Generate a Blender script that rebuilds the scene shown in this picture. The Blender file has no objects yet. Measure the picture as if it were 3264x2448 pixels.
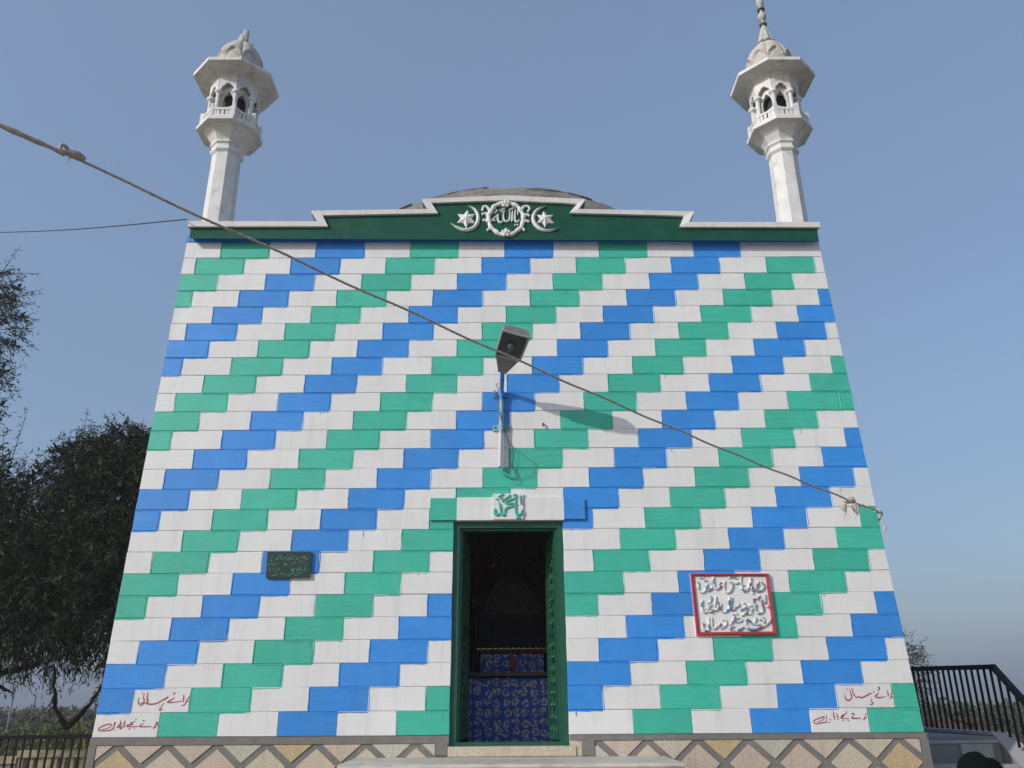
import bpy, math, random
from mathutils import Vector, Matrix

# ------------------------------------------------------------------ camera, sky, sun
SC = bpy.context.scene
COL = SC.collection
R_ = math.radians

cam_data = bpy.data.cameras.new("camera")
cam = bpy.data.objects.new("camera", cam_data)
COL.objects.link(cam)
cam_data.sensor_width = 36.0
cam_data.lens = 29.118
cam_data.clip_start = 0.05
cam_data.clip_end = 9000.0
_pitch, _yaw, _roll = 0.36804, -0.00845, -0.00645
_cp, _sp, _cy, _sy = math.cos(_pitch), math.sin(_pitch), math.cos(_yaw), math.sin(_yaw)
_rt, _up, _fw = Vector((1, 0, 0)), Vector((0, -_sp, _cp)), Vector((0, _cp, _sp))
_r2 = _rt * math.cos(_roll) + _up * math.sin(_roll)
_u2 = -_rt * math.sin(_roll) + _up * math.cos(_roll)
_Z = Matrix.Rotation(_yaw, 3, 'Z')
_r2, _u2, _fw = _Z @ _r2, _Z @ _u2, _Z @ _fw
CAM = Vector((0.17063, -7.81879, 0.24886))
cam.matrix_world = Matrix(((_r2.x, _u2.x, -_fw.x, CAM.x), (_r2.y, _u2.y, -_fw.y, CAM.y), (_r2.z, _u2.z, -_fw.z, CAM.z), (0, 0, 0, 1)))
SC.camera = cam

SUN_FROM = Vector((-1.41, -1.0, 0.91)).normalized()      # direction towards the sun
SUN_EL = math.asin(SUN_FROM.z)
SUN_AZ = math.atan2(SUN_FROM.x, SUN_FROM.y)
world = bpy.data.worlds.new("World")
SC.world = world
world.use_nodes = True
wn = world.node_tree
bg = wn.nodes["Background"]
sky = wn.nodes.new("ShaderNodeTexSky")
sky.sky_type = 'NISHITA'
sky.sun_disc = False
sky.sun_elevation = SUN_EL
sky.sun_rotation = SUN_AZ
sky.altitude = 150.0
sky.air_density = 1.3
sky.dust_density = 4.0
sky.ozone_density = 4.0
veil = wn.nodes.new("ShaderNodeMix"); veil.data_type = 'RGBA'      # even veil of dust over the clear-sky model
veil.inputs[0].default_value = 0.55
veil.inputs[7].default_value = (1.50, 2.05, 3.05, 1)
wn.links.new(sky.outputs[0], veil.inputs[6])
wn.links.new(veil.outputs[2], bg.inputs[0])
bg.inputs[1].default_value = 0.15
sun_l = bpy.data.lights.new("sun", 'SUN')
sun_l.energy = 2.3
sun_l.angle = R_(0.9)
sun_l.color = (1.0, 0.96, 0.90)
sun = bpy.data.objects.new("sun", sun_l)
COL.objects.link(sun)
sun.rotation_euler = SUN_FROM.to_track_quat('Z', 'Y').to_euler()
sun.location = (-20, -20, 20)
SC.view_settings.view_transform = 'Standard'
SC.view_settings.look = 'None'
SC.view_settings.gamma = 1.0
SC.view_settings.exposure = 0.17
SC.view_settings.use_curve_mapping = False

rng = random.Random(7)

# ------------------------------------------------------------------ helpers
class MB:
    """collects faces; build() links them as one mesh object"""
    def __init__(s):
        s.v, s.f, s.m = [], [], []
    def add(s, vs, fs, m=0):
        o = len(s.v)
        s.v.extend([tuple(p) for p in vs])
        for f in fs:
            s.f.append(tuple(i + o for i in f)); s.m.append(m)
    def quad(s, a, b, c, d, m=0):
        s.add([a, b, c, d], [(0, 1, 2, 3)], m)
    def hexa(s, p, m=0):      # p: 4 bottom (ccw from above) + 4 top
        s.add(p, [(3, 2, 1, 0), (4, 5, 6, 7), (0, 1, 5, 4), (1, 2, 6, 5), (2, 3, 7, 6), (3, 0, 4, 7)], m)
    def box(s, x0, x1, y0, y1, z0, z1, m=0, T=None):
        p = [(x0, y0, z0), (x1, y0, z0), (x1, y1, z0), (x0, y1, z0), (x0, y0, z1), (x1, y0, z1), (x1, y1, z1), (x0, y1, z1)]
        if T: p = [T(*q) for q in p]
        s.hexa(p, m)
    def loft(s, rings, m=0, cap0=True, cap1=True, closed=True):
        n = len(rings[0]); o = len(s.v)
        for r in rings: s.v.extend([tuple(p) for p in r])
        for i in range(len(rings) - 1):
            for j in range(n if closed else n - 1):
                k = (j + 1) % n
                s.f.append((o + i * n + j, o + i * n + k, o + (i + 1) * n + k, o + (i + 1) * n + j)); s.m.append(m)
        if cap0: s.f.append(tuple(o + j for j in reversed(range(n)))); s.m.append(m)
        if cap1: s.f.append(tuple(o + (len(rings) - 1) * n + j for j in range(n))); s.m.append(m)
    def tube(s, pts, rad, sides=8, m=0, caps=True):
        pts = [Vector(p) for p in pts]; n = len(pts)
        if not hasattr(rad, '__len__'): rad = [rad] * n
        rings = []; nrm = None
        for i in range(n):
            t = (pts[min(i + 1, n - 1)] - pts[max(i - 1, 0)]).normalized()
            if nrm is None:
                nrm = t.cross(Vector((0, 0, 1)) if abs(t.z) < .9 else Vector((1, 0, 0))).normalized()
            else:
                nrm = (nrm - t * nrm.dot(t)).normalized()
            b = t.cross(nrm)
            rings.append([pts[i] + (nrm * math.cos(a) + b * math.sin(a)) * rad[i] for a in [2 * math.pi * k / sides for k in range(sides)]])
        s.loft(rings, m, caps, caps)
    def lathe(s, prof, sides=24, m=0, c=(0, 0, 0), cap0=True, cap1=True):
        s.loft([[(c[0] + r * math.cos(2 * math.pi * k / sides), c[1] + r * math.sin(2 * math.pi * k / sides), c[2] + z) for k in range(sides)] for r, z in prof], m, cap0, cap1)
    def ball(s, c, r, seg=10, rings=6, m=0, sc=(1, 1, 1)):
        prof = [[(c[0] + sc[0] * r * math.sin(math.pi * i / rings) * math.cos(2 * math.pi * k / seg), c[1] + sc[1] * r * math.sin(math.pi * i / rings) * math.sin(2 * math.pi * k / seg), c[2] - sc[2] * r * math.cos(math.pi * i / rings)) for k in range(seg)] for i in range(1, rings)]
        s.loft(prof, m, True, True)
    def prism(s, poly, z0, z1, T, m=0, m_side=None):
        """poly in 2d, extruded between z0 and z1, T maps (a, b, z) to space"""
        n = len(poly)
        a = [T(p[0], p[1], z0) for p in poly]; b = [T(p[0], p[1], z1) for p in poly]
        s.add(a + b, [tuple(range(n, 2 * n)), tuple(reversed(range(n)))], m)
        s.add(a + b, [(i, (i + 1) % n, n + (i + 1) % n, n + i) for i in range(n)], m if m_side is None else m_side)
    def build(s, name, mats, parent=None, smooth=False, recalc=True):
        me = bpy.data.meshes.new(name)
        me.from_pydata(s.v, [], s.f)
        if not isinstance(mats, (list, tuple)): mats = [mats]
        for mm in mats: me.materials.append(mm)
        if len(mats) > 1: me.polygons.foreach_set('material_index', s.m)
        if recalc:
            import bmesh
            bm = bmesh.new(); bm.from_mesh(me)
            bmesh.ops.recalc_face_normals(bm, faces=bm.faces[:])
            bm.to_mesh(me); bm.free()
        if smooth:
            me.polygons.foreach_set('use_smooth', [True] * len(me.polygons))
            if smooth != 'full':
                try: me.set_sharp_from_angle(angle=R_(40))
                except Exception: pass
        me.update()
        o = bpy.data.objects.new(name, me)
        COL.objects.link(o)
        if parent: o.parent = parent
        return o

def empty(name, loc=(0, 0, 0)):
    o = bpy.data.objects.new(name, None)
    COL.objects.link(o)
    o.location = loc
    o.empty_display_size = .2
    return o

def tag(o, label=None, cat=None, group=None, kind=None):
    if label: o['label'] = label
    if cat: o['category'] = cat
    if group: o['group'] = group
    if kind: o['kind'] = kind
    return o

def smooth_pts(p, k=4):
    if len(p) < 3: return list(p)
    out = []
    for i in range(len(p) - 1):
        p0, p1, p2, p3 = p[max(i - 1, 0)], p[i], p[i + 1], p[min(i + 2, len(p) - 1)]
        for j in range(k):
            t = j / k
            out.append(tuple(.5 * (2 * b + (c - a) * t + (2 * a - 5 * b + 4 * c - d) * t * t + (3 * b - a - 3 * c + d) * t ** 3) for a, b, c, d in zip(p0, p1, p2, p3)))
    out.append(tuple(p[-1]))
    return out

# ------------------------------------------------------------------ materials
def mat(name, col, rough=.6, var=.12, scale=6.0, bump=.15, bscale=60.0, spots=None, spot_scale=9.0, spot_lo=.62, spot_hi=.72, spot_amt=.6, objvar=0.0, metal=0.0, spec=.5, stretch=None, bdist=.004, brush=0.0, dirt=None):
    m = bpy.data.materials.new(name)
    m.use_nodes = True
    nt = m.node_tree; L = nt.links
    p = nt.nodes["Principled BSDF"]
    p.inputs['Roughness'].default_value = rough
    p.inputs['Metallic'].default_value = metal
    p.inputs['Specular IOR Level'].default_value = spec
    tc = nt.nodes.new("ShaderNodeTexCoord")
    geo = nt.nodes.new("ShaderNodeNewGeometry")
    vec = geo.outputs['Position']
    if stretch:
        mp = nt.nodes.new("ShaderNodeMapping"); mp.inputs['Scale'].default_value = stretch
        L.new(vec, mp.inputs['Vector']); vec = mp.outputs[0]
    n1 = nt.nodes.new("ShaderNodeTexNoise"); n1.inputs['Scale'].default_value = scale; n1.inputs['Detail'].default_value = 6; n1.inputs['Roughness'].default_value = .62
    L.new(vec, n1.inputs['Vector'])
    rmp = nt.nodes.new("ShaderNodeMapRange")
    rmp.inputs['From Min'].default_value = .3; rmp.inputs['From Max'].default_value = .7
    rmp.inputs['To Min'].default_value = 1 - var; rmp.inputs['To Max'].default_value = 1 + var
    L.new(n1.outputs['Fac'], rmp.inputs['Value'])
    mul = nt.nodes.new("ShaderNodeMix"); mul.data_type = 'RGBA'; mul.blend_type = 'MULTIPLY'; mul.inputs[0].default_value = 1.0
    mul.inputs[6].default_value = (*col, 1)
    L.new(rmp.outputs[0], mul.inputs[7])
    out = mul.outputs[2]
    if objvar:
        oi = nt.nodes.new("ShaderNodeObjectInfo")
        r2 = nt.nodes.new("ShaderNodeMapRange"); r2.inputs['To Min'].default_value = 1 - objvar; r2.inputs['To Max'].default_value = 1 + objvar
        L.new(oi.outputs['Random'], r2.inputs['Value'])
        m2 = nt.nodes.new("ShaderNodeMix"); m2.data_type = 'RGBA'; m2.blend_type = 'MULTIPLY'; m2.inputs[0].default_value = 1.0
        L.new(out, m2.inputs[6]); L.new(r2.outputs[0], m2.inputs[7]); out = m2.outputs[2]
    if brush:          # brush drag: fine noise drawn out along the courses
        mpb = nt.nodes.new("ShaderNodeMapping"); mpb.inputs['Scale'].default_value = (3.0, 3.0, 42.0); L.new(geo.outputs['Position'], mpb.inputs['Vector'])
        nbz = nt.nodes.new("ShaderNodeTexNoise"); nbz.inputs['Scale'].default_value = 1.6; nbz.inputs['Detail'].default_value = 6; nbz.inputs['Roughness'].default_value = .7; nbz.inputs['Distortion'].default_value = .6
        L.new(mpb.outputs[0], nbz.inputs['Vector'])
        rb = nt.nodes.new("ShaderNodeMapRange"); rb.inputs['From Min'].default_value = .3; rb.inputs['From Max'].default_value = .7; rb.inputs['To Min'].default_value = 1 - brush; rb.inputs['To Max'].default_value = 1 + brush
        L.new(nbz.outputs['Fac'], rb.inputs['Value'])
        mb_ = nt.nodes.new("ShaderNodeMix"); mb_.data_type = 'RGBA'; mb_.blend_type = 'MULTIPLY'; mb_.inputs[0].default_value = 1.0
        L.new(out, mb_.inputs[6]); L.new(rb.outputs[0], mb_.inputs[7]); out = mb_.outputs[2]
    if dirt:           # rain-washed dust in upright streaks
        mpd = nt.nodes.new("ShaderNodeMapping"); mpd.inputs['Scale'].default_value = (7.0, 7.0, .8); L.new(geo.outputs['Position'], mpd.inputs['Vector'])
        nd = nt.nodes.new("ShaderNodeTexNoise"); nd.inputs['Scale'].default_value = 1.3; nd.inputs['Detail'].default_value = 8; nd.inputs['Roughness'].default_value = .68
        L.new(mpd.outputs[0], nd.inputs['Vector'])
        rd = nt.nodes.new("ShaderNodeMapRange"); rd.inputs['From Min'].default_value = .50; rd.inputs['From Max'].default_value = .78; rd.inputs['To Max'].default_value = dirt[3]
        L.new(nd.outputs['Fac'], rd.inputs['Value'])
        md_ = nt.nodes.new("ShaderNodeMix"); md_.data_type = 'RGBA'; L.new(rd.outputs[0], md_.inputs[0]); L.new(out, md_.inputs[6]); md_.inputs[7].default_value = (*dirt[:3], 1); out = md_.outputs[2]
    if spots:
        n2 = nt.nodes.new("ShaderNodeTexNoise"); n2.inputs['Scale'].default_value = spot_scale; n2.inputs['Detail'].default_value = 8; n2.inputs['Roughness'].default_value = .7
        L.new(vec, n2.inputs['Vector'])
        r3 = nt.nodes.new("ShaderNodeMapRange"); r3.inputs['From Min'].default_value = spot_lo; r3.inputs['From Max'].default_value = spot_hi; r3.inputs['To Max'].default_value = spot_amt
        L.new(n2.outputs['Fac'], r3.inputs['Value'])
        m3 = nt.nodes.new("ShaderNodeMix"); m3.data_type = 'RGBA'
        L.new(r3.outputs[0], m3.inputs[0]); L.new(out, m3.inputs[6]); m3.inputs[7].default_value = (*spots, 1); out = m3.outputs[2]
    L.new(out, p.inputs['Base Color'])
    if bump:
        nb = nt.nodes.new("ShaderNodeTexNoise"); nb.inputs['Scale'].default_value = bscale; nb.inputs['Detail'].default_value = 5
        L.new(vec, nb.inputs['Vector'])
        bp = nt.nodes.new("ShaderNodeBump"); bp.inputs['Strength'].default_value = bump; bp.inputs['Distance'].default_value = bdist
        L.new(nb.outputs['Fac'], bp.inputs['Height']); L.new(bp.outputs[0], p.inputs['Normal'])
    return m

M = {}
M['white'] = mat('white_wall_paint', (.75, .745, .735), .55, .035, 3.0, .35, 55, spots=(.50, .46, .40), spot_scale=5.5, spot_lo=.64, spot_hi=.82, spot_amt=.4, objvar=.03, bdist=.006, brush=.035, dirt=(.46, .44, .40, .32))
M['blue'] = mat('blue_wall_paint', (.038, .262, .72), .42, .06, 4.0, .35, 60, spots=(.05, .30, .52), spot_scale=2.6, spot_lo=.60, spot_hi=.8, spot_amt=.5, objvar=.07, bdist=.006, brush=.12, dirt=(.12, .30, .58, .34))
M['green'] = mat('green_wall_paint', (.052, .475, .345), .42, .06, 4.0, .35, 60, spots=(.04, .32, .26), spot_scale=3.0, spot_lo=.60, spot_hi=.8, spot_amt=.5, objvar=.07, bdist=.006, brush=.12, dirt=(.14, .42, .33, .34))
M['grout'] = mat('grey_joint', (.60, .59, .57), .9, .15, 20, .3)
M['parapet'] = mat('dark_green_paint', (.008, .082, .052), .6, .14, 4.0, .35, 40, spots=(.06, .15, .12), spot_scale=26, spot_lo=.66, spot_hi=.78, spot_amt=.45, bdist=.006, brush=.12, dirt=(.05, .13, .09, .25), spec=.2)
M['mould'] = mat('white_moulding_paint', (.76, .75, .73), .6, .05, 8, .3, 70, spots=(.3, .27, .23), spot_scale=14, spot_lo=.62, spot_hi=.76, spot_amt=.6, dirt=(.35, .32, .28, .4))
M['minaret'] = mat('weathered_whitewash', (.72, .71, .69), .8, .12, 5, .4, 50, spots=(.20, .175, .15), spot_scale=7, spot_lo=.56, spot_hi=.72, spot_amt=.6, bdist=.006, dirt=(.34, .31, .27, .45))
M['minaret_dome'] = mat('weathered_cement_white', (.52, .49, .44), .85, .22, 9, .5, 45, spots=(.16, .14, .11), spot_scale=9, spot_lo=.5, spot_hi=.7, spot_amt=.65, bdist=.008)
M['concrete'] = mat('rough_dome_concrete', (.235, .215, .185), .95, .38, 4.5, 1.0, 12, spots=(.07, .065, .055), spot_scale=5.5, spot_lo=.55, spot_hi=.66, spot_amt=.8, bdist=.05, stretch=(1, 1, 2.2))
M['plinth_grey'] = mat('grey_cement', (.19, .18, .165), .85, .16, 7, .3, 70, spots=(.42, .40, .37), spot_scale=16, spot_lo=.70, spot_hi=.80, spot_amt=.5)
M['stone_cream'] = mat('cream_terrazzo', (.56, .49, .38), .75, .16, 60, .3, 120, spots=(.36, .27, .19), spot_scale=55, spot_lo=.52, spot_hi=.66, spot_amt=.75, dirt=(.22, .19, .15, .45))
M['stone_grey'] = mat('grey_terrazzo', (.50, .48, .40), .75, .15, 60, .3, 120, spots=(.32, .28, .21), spot_scale=55, spot_lo=.52, spot_hi=.66, spot_amt=.75, dirt=(.22, .19, .15, .45))
M['stone_pink'] = mat('pink_terrazzo', (.55, .45, .36), .75, .15, 60, .3, 120, spots=(.36, .26, .19), spot_scale=55, spot_lo=.52, spot_hi=.66, spot_amt=.75, dirt=(.22, .19, .15, .45))
M['stone_ochre'] = mat('ochre_terrazzo', (.52, .40, .23), .75, .18, 60, .3, 120, spots=(.36, .24, .11), spot_scale=55, spot_lo=.52, spot_hi=.66, spot_amt=.75, dirt=(.22, .19, .15, .45))
M['marble'] = mat('white_marble', (.56, .51, .43), .45, .16, 3.5, .1, 60, spots=(.27, .24, .20), spot_scale=4.5, spot_lo=.48, spot_hi=.66, spot_amt=.6, stretch=(1, 2.5, 2.5))
M['door_green'] = mat('door_green_gloss', (.012, .090, .050), .32, .15, 10, .25, 50)
M['room'] = mat('dim_room_plaster', (.66, .63, .58), .9, .2, 2.5, .3)
M['room_floor'] = mat('room_floor_tile', (.22, .20, .18), .5, .2, 4, .1)
M['red'] = mat('red_border_paint', (.42, .030, .045), .5, .14, 14, .3)
M['l_red'] = mat('faded_red_letter', (.34, .055, .075), .6, .2, 40, .2)
M['l_blue'] = mat('faded_blue_letter', (.10, .20, .46), .6, .2, 40, .2)
M['l_green'] = mat('faded_green_letter', (.10, .33, .27), .6, .2, 40, .2)
M['l_grey'] = mat('greyed_white_letter', (.50, .50, .50), .6, .15, 40, .2)
M['core_shade'] = mat('painted_kiosk_shade', (.045, .042, .04), .95, .3, 12, .4)  # near-black colour standing in for the shade inside the minaret kiosks
M['pink'] = mat('pink_paint', (.62, .30, .30), .55, .1, 14, .2)
M['red_brush'] = mat('red_brush_paint', (.42, .07, .095), .6, .25, 45, 0)
M['plaque_green'] = mat('dark_green_stone', (.018, .040, .028), .3, .3, 30, .2, spots=(.11, .06, .035), spot_scale=26, spot_lo=.60, spot_hi=.70, spot_amt=.6)
M['plaque_letter'] = mat('worn_green_letter', (.07, .33, .21), .6, .4, 60, 0, spots=(.06, .07, .05), spot_scale=40, spot_lo=.55, spot_hi=.66, spot_amt=.9)
M['lamp_grey'] = mat('dusty_lamp_grey', (.22, .205, .185), .6, .2, 14, .2, spots=(.34, .30, .24), spot_scale=20, spot_lo=.55, spot_hi=.7, spot_amt=.6)
M['lamp_dark'] = mat('lamp_inside', (.05, .048, .045), .5, .2, 20, .1)
M['lamp_bulb'] = mat('frosted_bulb', (.10, .10, .095), .3, .05, 20, 0)
M['galv'] = mat('galvanised_clamp', (.25, .42, .47), .5, .2, 30, .2, spots=(.25, .16, .10), spot_scale=50, spot_lo=.58, spot_hi=.66, spot_amt=.7)
M['rope'] = mat('weathered_rope', (.52, .46, .38), .95, .35, 60, .8, 160, bdist=.004)
M['wire'] = mat('black_cable', (.02, .02, .022), .6, .2, 20, 0)
M['wire_grey'] = mat('thin_grey_wire', (.10, .095, .09), .6, .2, 20, 0)
M['rail'] = mat('black_rail_paint', (.006, .006, .008), .6, .3, 20, .1, spec=.15)
M['cement'] = mat('grey_cement_render', (.225, .22, .215), .85, .18, 3.0, .35, 50, spots=(.13, .125, .12), spot_scale=2.6, spot_lo=.54, spot_hi=.68, spot_amt=.5)
M['cement_light'] = mat('pale_cement_render', (.36, .355, .345), .8, .12, 5.0, .3, 50)
M['paling'] = mat('pale_yellow_concrete', (.36, .31, .21), .9, .3, 8, .4, 40, spots=(.12, .10, .07), spot_scale=6, spot_lo=.5, spot_hi=.66, spot_amt=.6)
M['bark'] = mat('dark_bark', (.016, .013, .010), .95, .35, 14, .9, 30, bdist=.03, spec=.1)
M['earth'] = mat('dusty_earth', (.25, .19, .13), .95, .25, .7, .6, 8, spots=(.10, .11, .045), spot_scale=.35, spot_lo=.48, spot_hi=.58, spot_amt=.8, bdist=.05)
M['brick_earth'] = mat('terracotta_rubble', (.36, .19, .12), .95, .3, 5, .8, 12, bdist=.05)
M['skin'] = mat('brown_skin', (.28, .15, .095), .5, .06, 20, .1)
M['shawl'] = mat('dark_green_black_cloth', (.004, .007, .007), .95, .25, 30, .4, 120, spec=.05)
M['hair'] = mat('black_hair', (.008, .007, .006), .45, .2, 60, .3, 200)
M['eye'] = mat('eye_white', (.6, .58, .55), .2, 0.02, 20, 0)
M['shoe'] = mat('brown_sandal', (.10, .055, .03), .6, .2, 20, .2)
M['gold'] = mat('tinsel_gold', (.55, .40, .12), .28, .2, 60, 0, metal=.8)
M['silver'] = mat('tinsel_silver', (.75, .78, .8), .18, .1, 60, 0, metal=1.0)
M['redflower'] = mat('red_flower', (.22, .012, .018), .6, .2, 40, .2)
M['darkwood'] = mat('dark_wood', (.035, .02, .014), .5, .3, 12, .2)
M['velvet'] = mat('dark_red_cloth', (.09, .012, .012), .9, .3, 20, .3)
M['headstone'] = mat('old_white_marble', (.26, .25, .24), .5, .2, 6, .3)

def leaf_mat(name, a, b, trans=.25):
    m = bpy.data.materials.new(name); m.use_nodes = True
    nt = m.node_tree; L = nt.links
    p = nt.nodes["Principled BSDF"]; p.inputs['Roughness'].default_value = .65; p.inputs['Specular IOR Level'].default_value = .25
    geo = nt.nodes.new("ShaderNodeNewGeometry")
    mx = nt.nodes.new("ShaderNodeMix"); mx.data_type = 'RGBA'
    mx.inputs[6].default_value = (*a, 1); mx.inputs[7].default_value = (*b, 1)
    L.new(geo.outputs['Random Per Island'], mx.inputs[0])
    L.new(mx.outputs[2], p.inputs['Base Color'])
    if trans:
        tr = nt.nodes.new("ShaderNodeBsdfTranslucent"); L.new(mx.outputs[2], tr.inputs[0])
        ms = nt.nodes.new("ShaderNodeMixShader"); ms.inputs[0].default_value = trans
        L.new(p.outputs[0], ms.inputs[1]); L.new(tr.outputs[0], ms.inputs[2])
        L.new(ms.outputs[0], nt.nodes["Material Output"].inputs[0])
    return m
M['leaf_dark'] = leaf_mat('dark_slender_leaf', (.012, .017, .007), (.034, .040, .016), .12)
M['leaf_olive'] = leaf_mat('olive_leaf', (.045, .052, .022), (.085, .090, .040), .2)
M['leaf_scrub'] = leaf_mat('scrub_leaf', (.085, .105, .022), (.165, .175, .05), .25)
M['leaf_dry'] = leaf_mat('dry_scrub_leaf', (.085, .060, .025), (.12, .085, .04), .2)
M['leaf_far'] = leaf_mat('far_foliage', (.045, .052, .030), (.075, .080, .048), .1)

# bluish floral grave cloth
def cloth_mat():
    m = bpy.data.materials.new('blue_floral_cloth'); m.use_nodes = True
    nt = m.node_tree; L = nt.links; p = nt.nodes["Principled BSDF"]; p.inputs['Roughness'].default_value = .75
    geo = nt.nodes.new("ShaderNodeNewGeometry")
    mp = nt.nodes.new("ShaderNodeMapping"); L.new(geo.outputs['Position'], mp.inputs['Vector'])
    nz = nt.nodes.new("ShaderNodeTexNoise"); nz.inputs['Scale'].default_value = 26; nz.inputs['Detail'].default_value = 3
    L.new(mp.outputs[0], nz.inputs['Vector'])
    ad = nt.nodes.new("ShaderNodeMixRGB"); ad.blend_type = 'ADD'; ad.inputs[0].default_value = .06
    L.new(mp.outputs[0], ad.inputs[1]); L.new(nz.outputs['Color'], ad.inputs[2])
    vo = nt.nodes.new("ShaderNodeTexVoronoi"); vo.voronoi_dimensions = '2D'; vo.inputs['Scale'].default_value = 11; vo.inputs['Randomness'].default_value = .35
    sp = nt.nodes.new("ShaderNodeSeparateXYZ"); cb_ = nt.nodes.new("ShaderNodeCombineXYZ"); L.new(ad.outputs[0], sp.inputs[0]); L.new(sp.outputs['X'], cb_.inputs['X']); L.new(sp.outputs['Z'], cb_.inputs['Y'])
    L.new(cb_.outputs[0], vo.inputs['Vector'])
    petal = nt.nodes.new("ShaderNodeMapRange"); petal.inputs['From Min'].default_value = .46; petal.inputs['From Max'].default_value = .34; L.new(vo.outputs['Distance'], petal.inputs['Value'])
    nz2 = nt.nodes.new("ShaderNodeTexNoise"); nz2.inputs['Scale'].default_value = 60; nz2.inputs['Detail'].default_value = 2; L.new(mp.outputs[0], nz2.inputs['Vector'])
    cut = nt.nodes.new("ShaderNodeMapRange"); cut.inputs['From Min'].default_value = .46; cut.inputs['From Max'].default_value = .54; L.new(nz2.outputs['Fac'], cut.inputs['Value'])
    ml = nt.nodes.new("ShaderNodeMath"); ml.operation = 'MULTIPLY'; L.new(petal.outputs[0], ml.inputs[0]); L.new(cut.outputs[0], ml.inputs[1])
    core = nt.nodes.new("ShaderNodeMapRange"); core.inputs['From Min'].default_value = .16; core.inputs['From Max'].default_value = .10; L.new(vo.outputs['Distance'], core.inputs['Value'])
    m1 = nt.nodes.new("ShaderNodeMix"); m1.data_type = 'RGBA'; m1.inputs[6].default_value = (.016, .066, .30, 1); m1.inputs[7].default_value = (.42, .40, .37, 1); L.new(ml.outputs[0], m1.inputs[0])
    m2 = nt.nodes.new("ShaderNodeMix"); m2.data_type = 'RGBA'; m2.inputs[7].default_value = (.16, .04, .05, 1); L.new(core.outputs[0], m2.inputs[0]); L.new(m1.outputs[2], m2.inputs[6])
    L.new(m2.outputs[2], p.inputs['Base Color'])
    return m
M['cloth'] = cloth_mat()

# lamp pole: old paint in three zones along its height
def pole_mat():
    m = bpy.data.materials.new('patchy_painted_pole'); m.use_nodes = True
    nt = m.node_tree; L = nt.links; p = nt.nodes["Principled BSDF"]; p.inputs['Roughness'].default_value = .5
    geo = nt.nodes.new("ShaderNodeNewGeometry"); sx = nt.nodes.new("ShaderNodeSeparateXYZ"); L.new(geo.outputs['Position'], sx.inputs[0])
    nz = nt.nodes.new("ShaderNodeTexNoise"); nz.inputs['Scale'].default_value = 22; nz.inputs['Detail'].default_value = 5; L.new(geo.outputs['Position'], nz.inputs['Vector'])
    a = nt.nodes.new("ShaderNodeMath"); a.operation = 'MULTIPLY_ADD'; a.inputs[1].default_value = .22; L.new(nz.outputs['Fac'], a.inputs[0]); L.new(sx.outputs['Z'], a.inputs[2])
    cr = nt.nodes.new("ShaderNodeValToRGB"); mr = nt.nodes.new("ShaderNodeMapRange"); mr.inputs['From Min'].default_value = 2.4; mr.inputs['From Max'].default_value = 3.4
    L.new(a.outputs[0], mr.inputs['Value']); L.new(mr.outputs[0], cr.inputs[0])
    e = cr.color_ramp.elements
    e[0].position = .0; e[0].color = (.55, .57, .60, 1)
    e[1].position = .44; e[1].color = (.55, .57, .60, 1)
    for pos, c in ((.47, (.22, .45, .50, 1)), (.56, (.25, .46, .50, 1)), (.60, (.30, .22, .16, 1)), (.66, (.24, .42, .45, 1)), (.78, (.28, .44, .45, 1)), (.84, (.04, .22, .60, 1))):
        x = e.new(pos); x.color = c
    L.new(cr.outputs[0], p.inputs['Base Color'])
    return m
M['pole'] = pole_mat()

def glass_mat():
    m = bpy.data.materials.new('dusty_lamp_glass'); m.use_nodes = True
    nt = m.node_tree; L = nt.links; p = nt.nodes["Principled BSDF"]
    p.inputs['Base Color'].default_value = (.5, .48, .44, 1); p.inputs['Roughness'].default_value = .25
    p.inputs['Transmission Weight'].default_value = .0; p.inputs['Alpha'].default_value = .22
    return m
M['glass'] = glass_mat()

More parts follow.
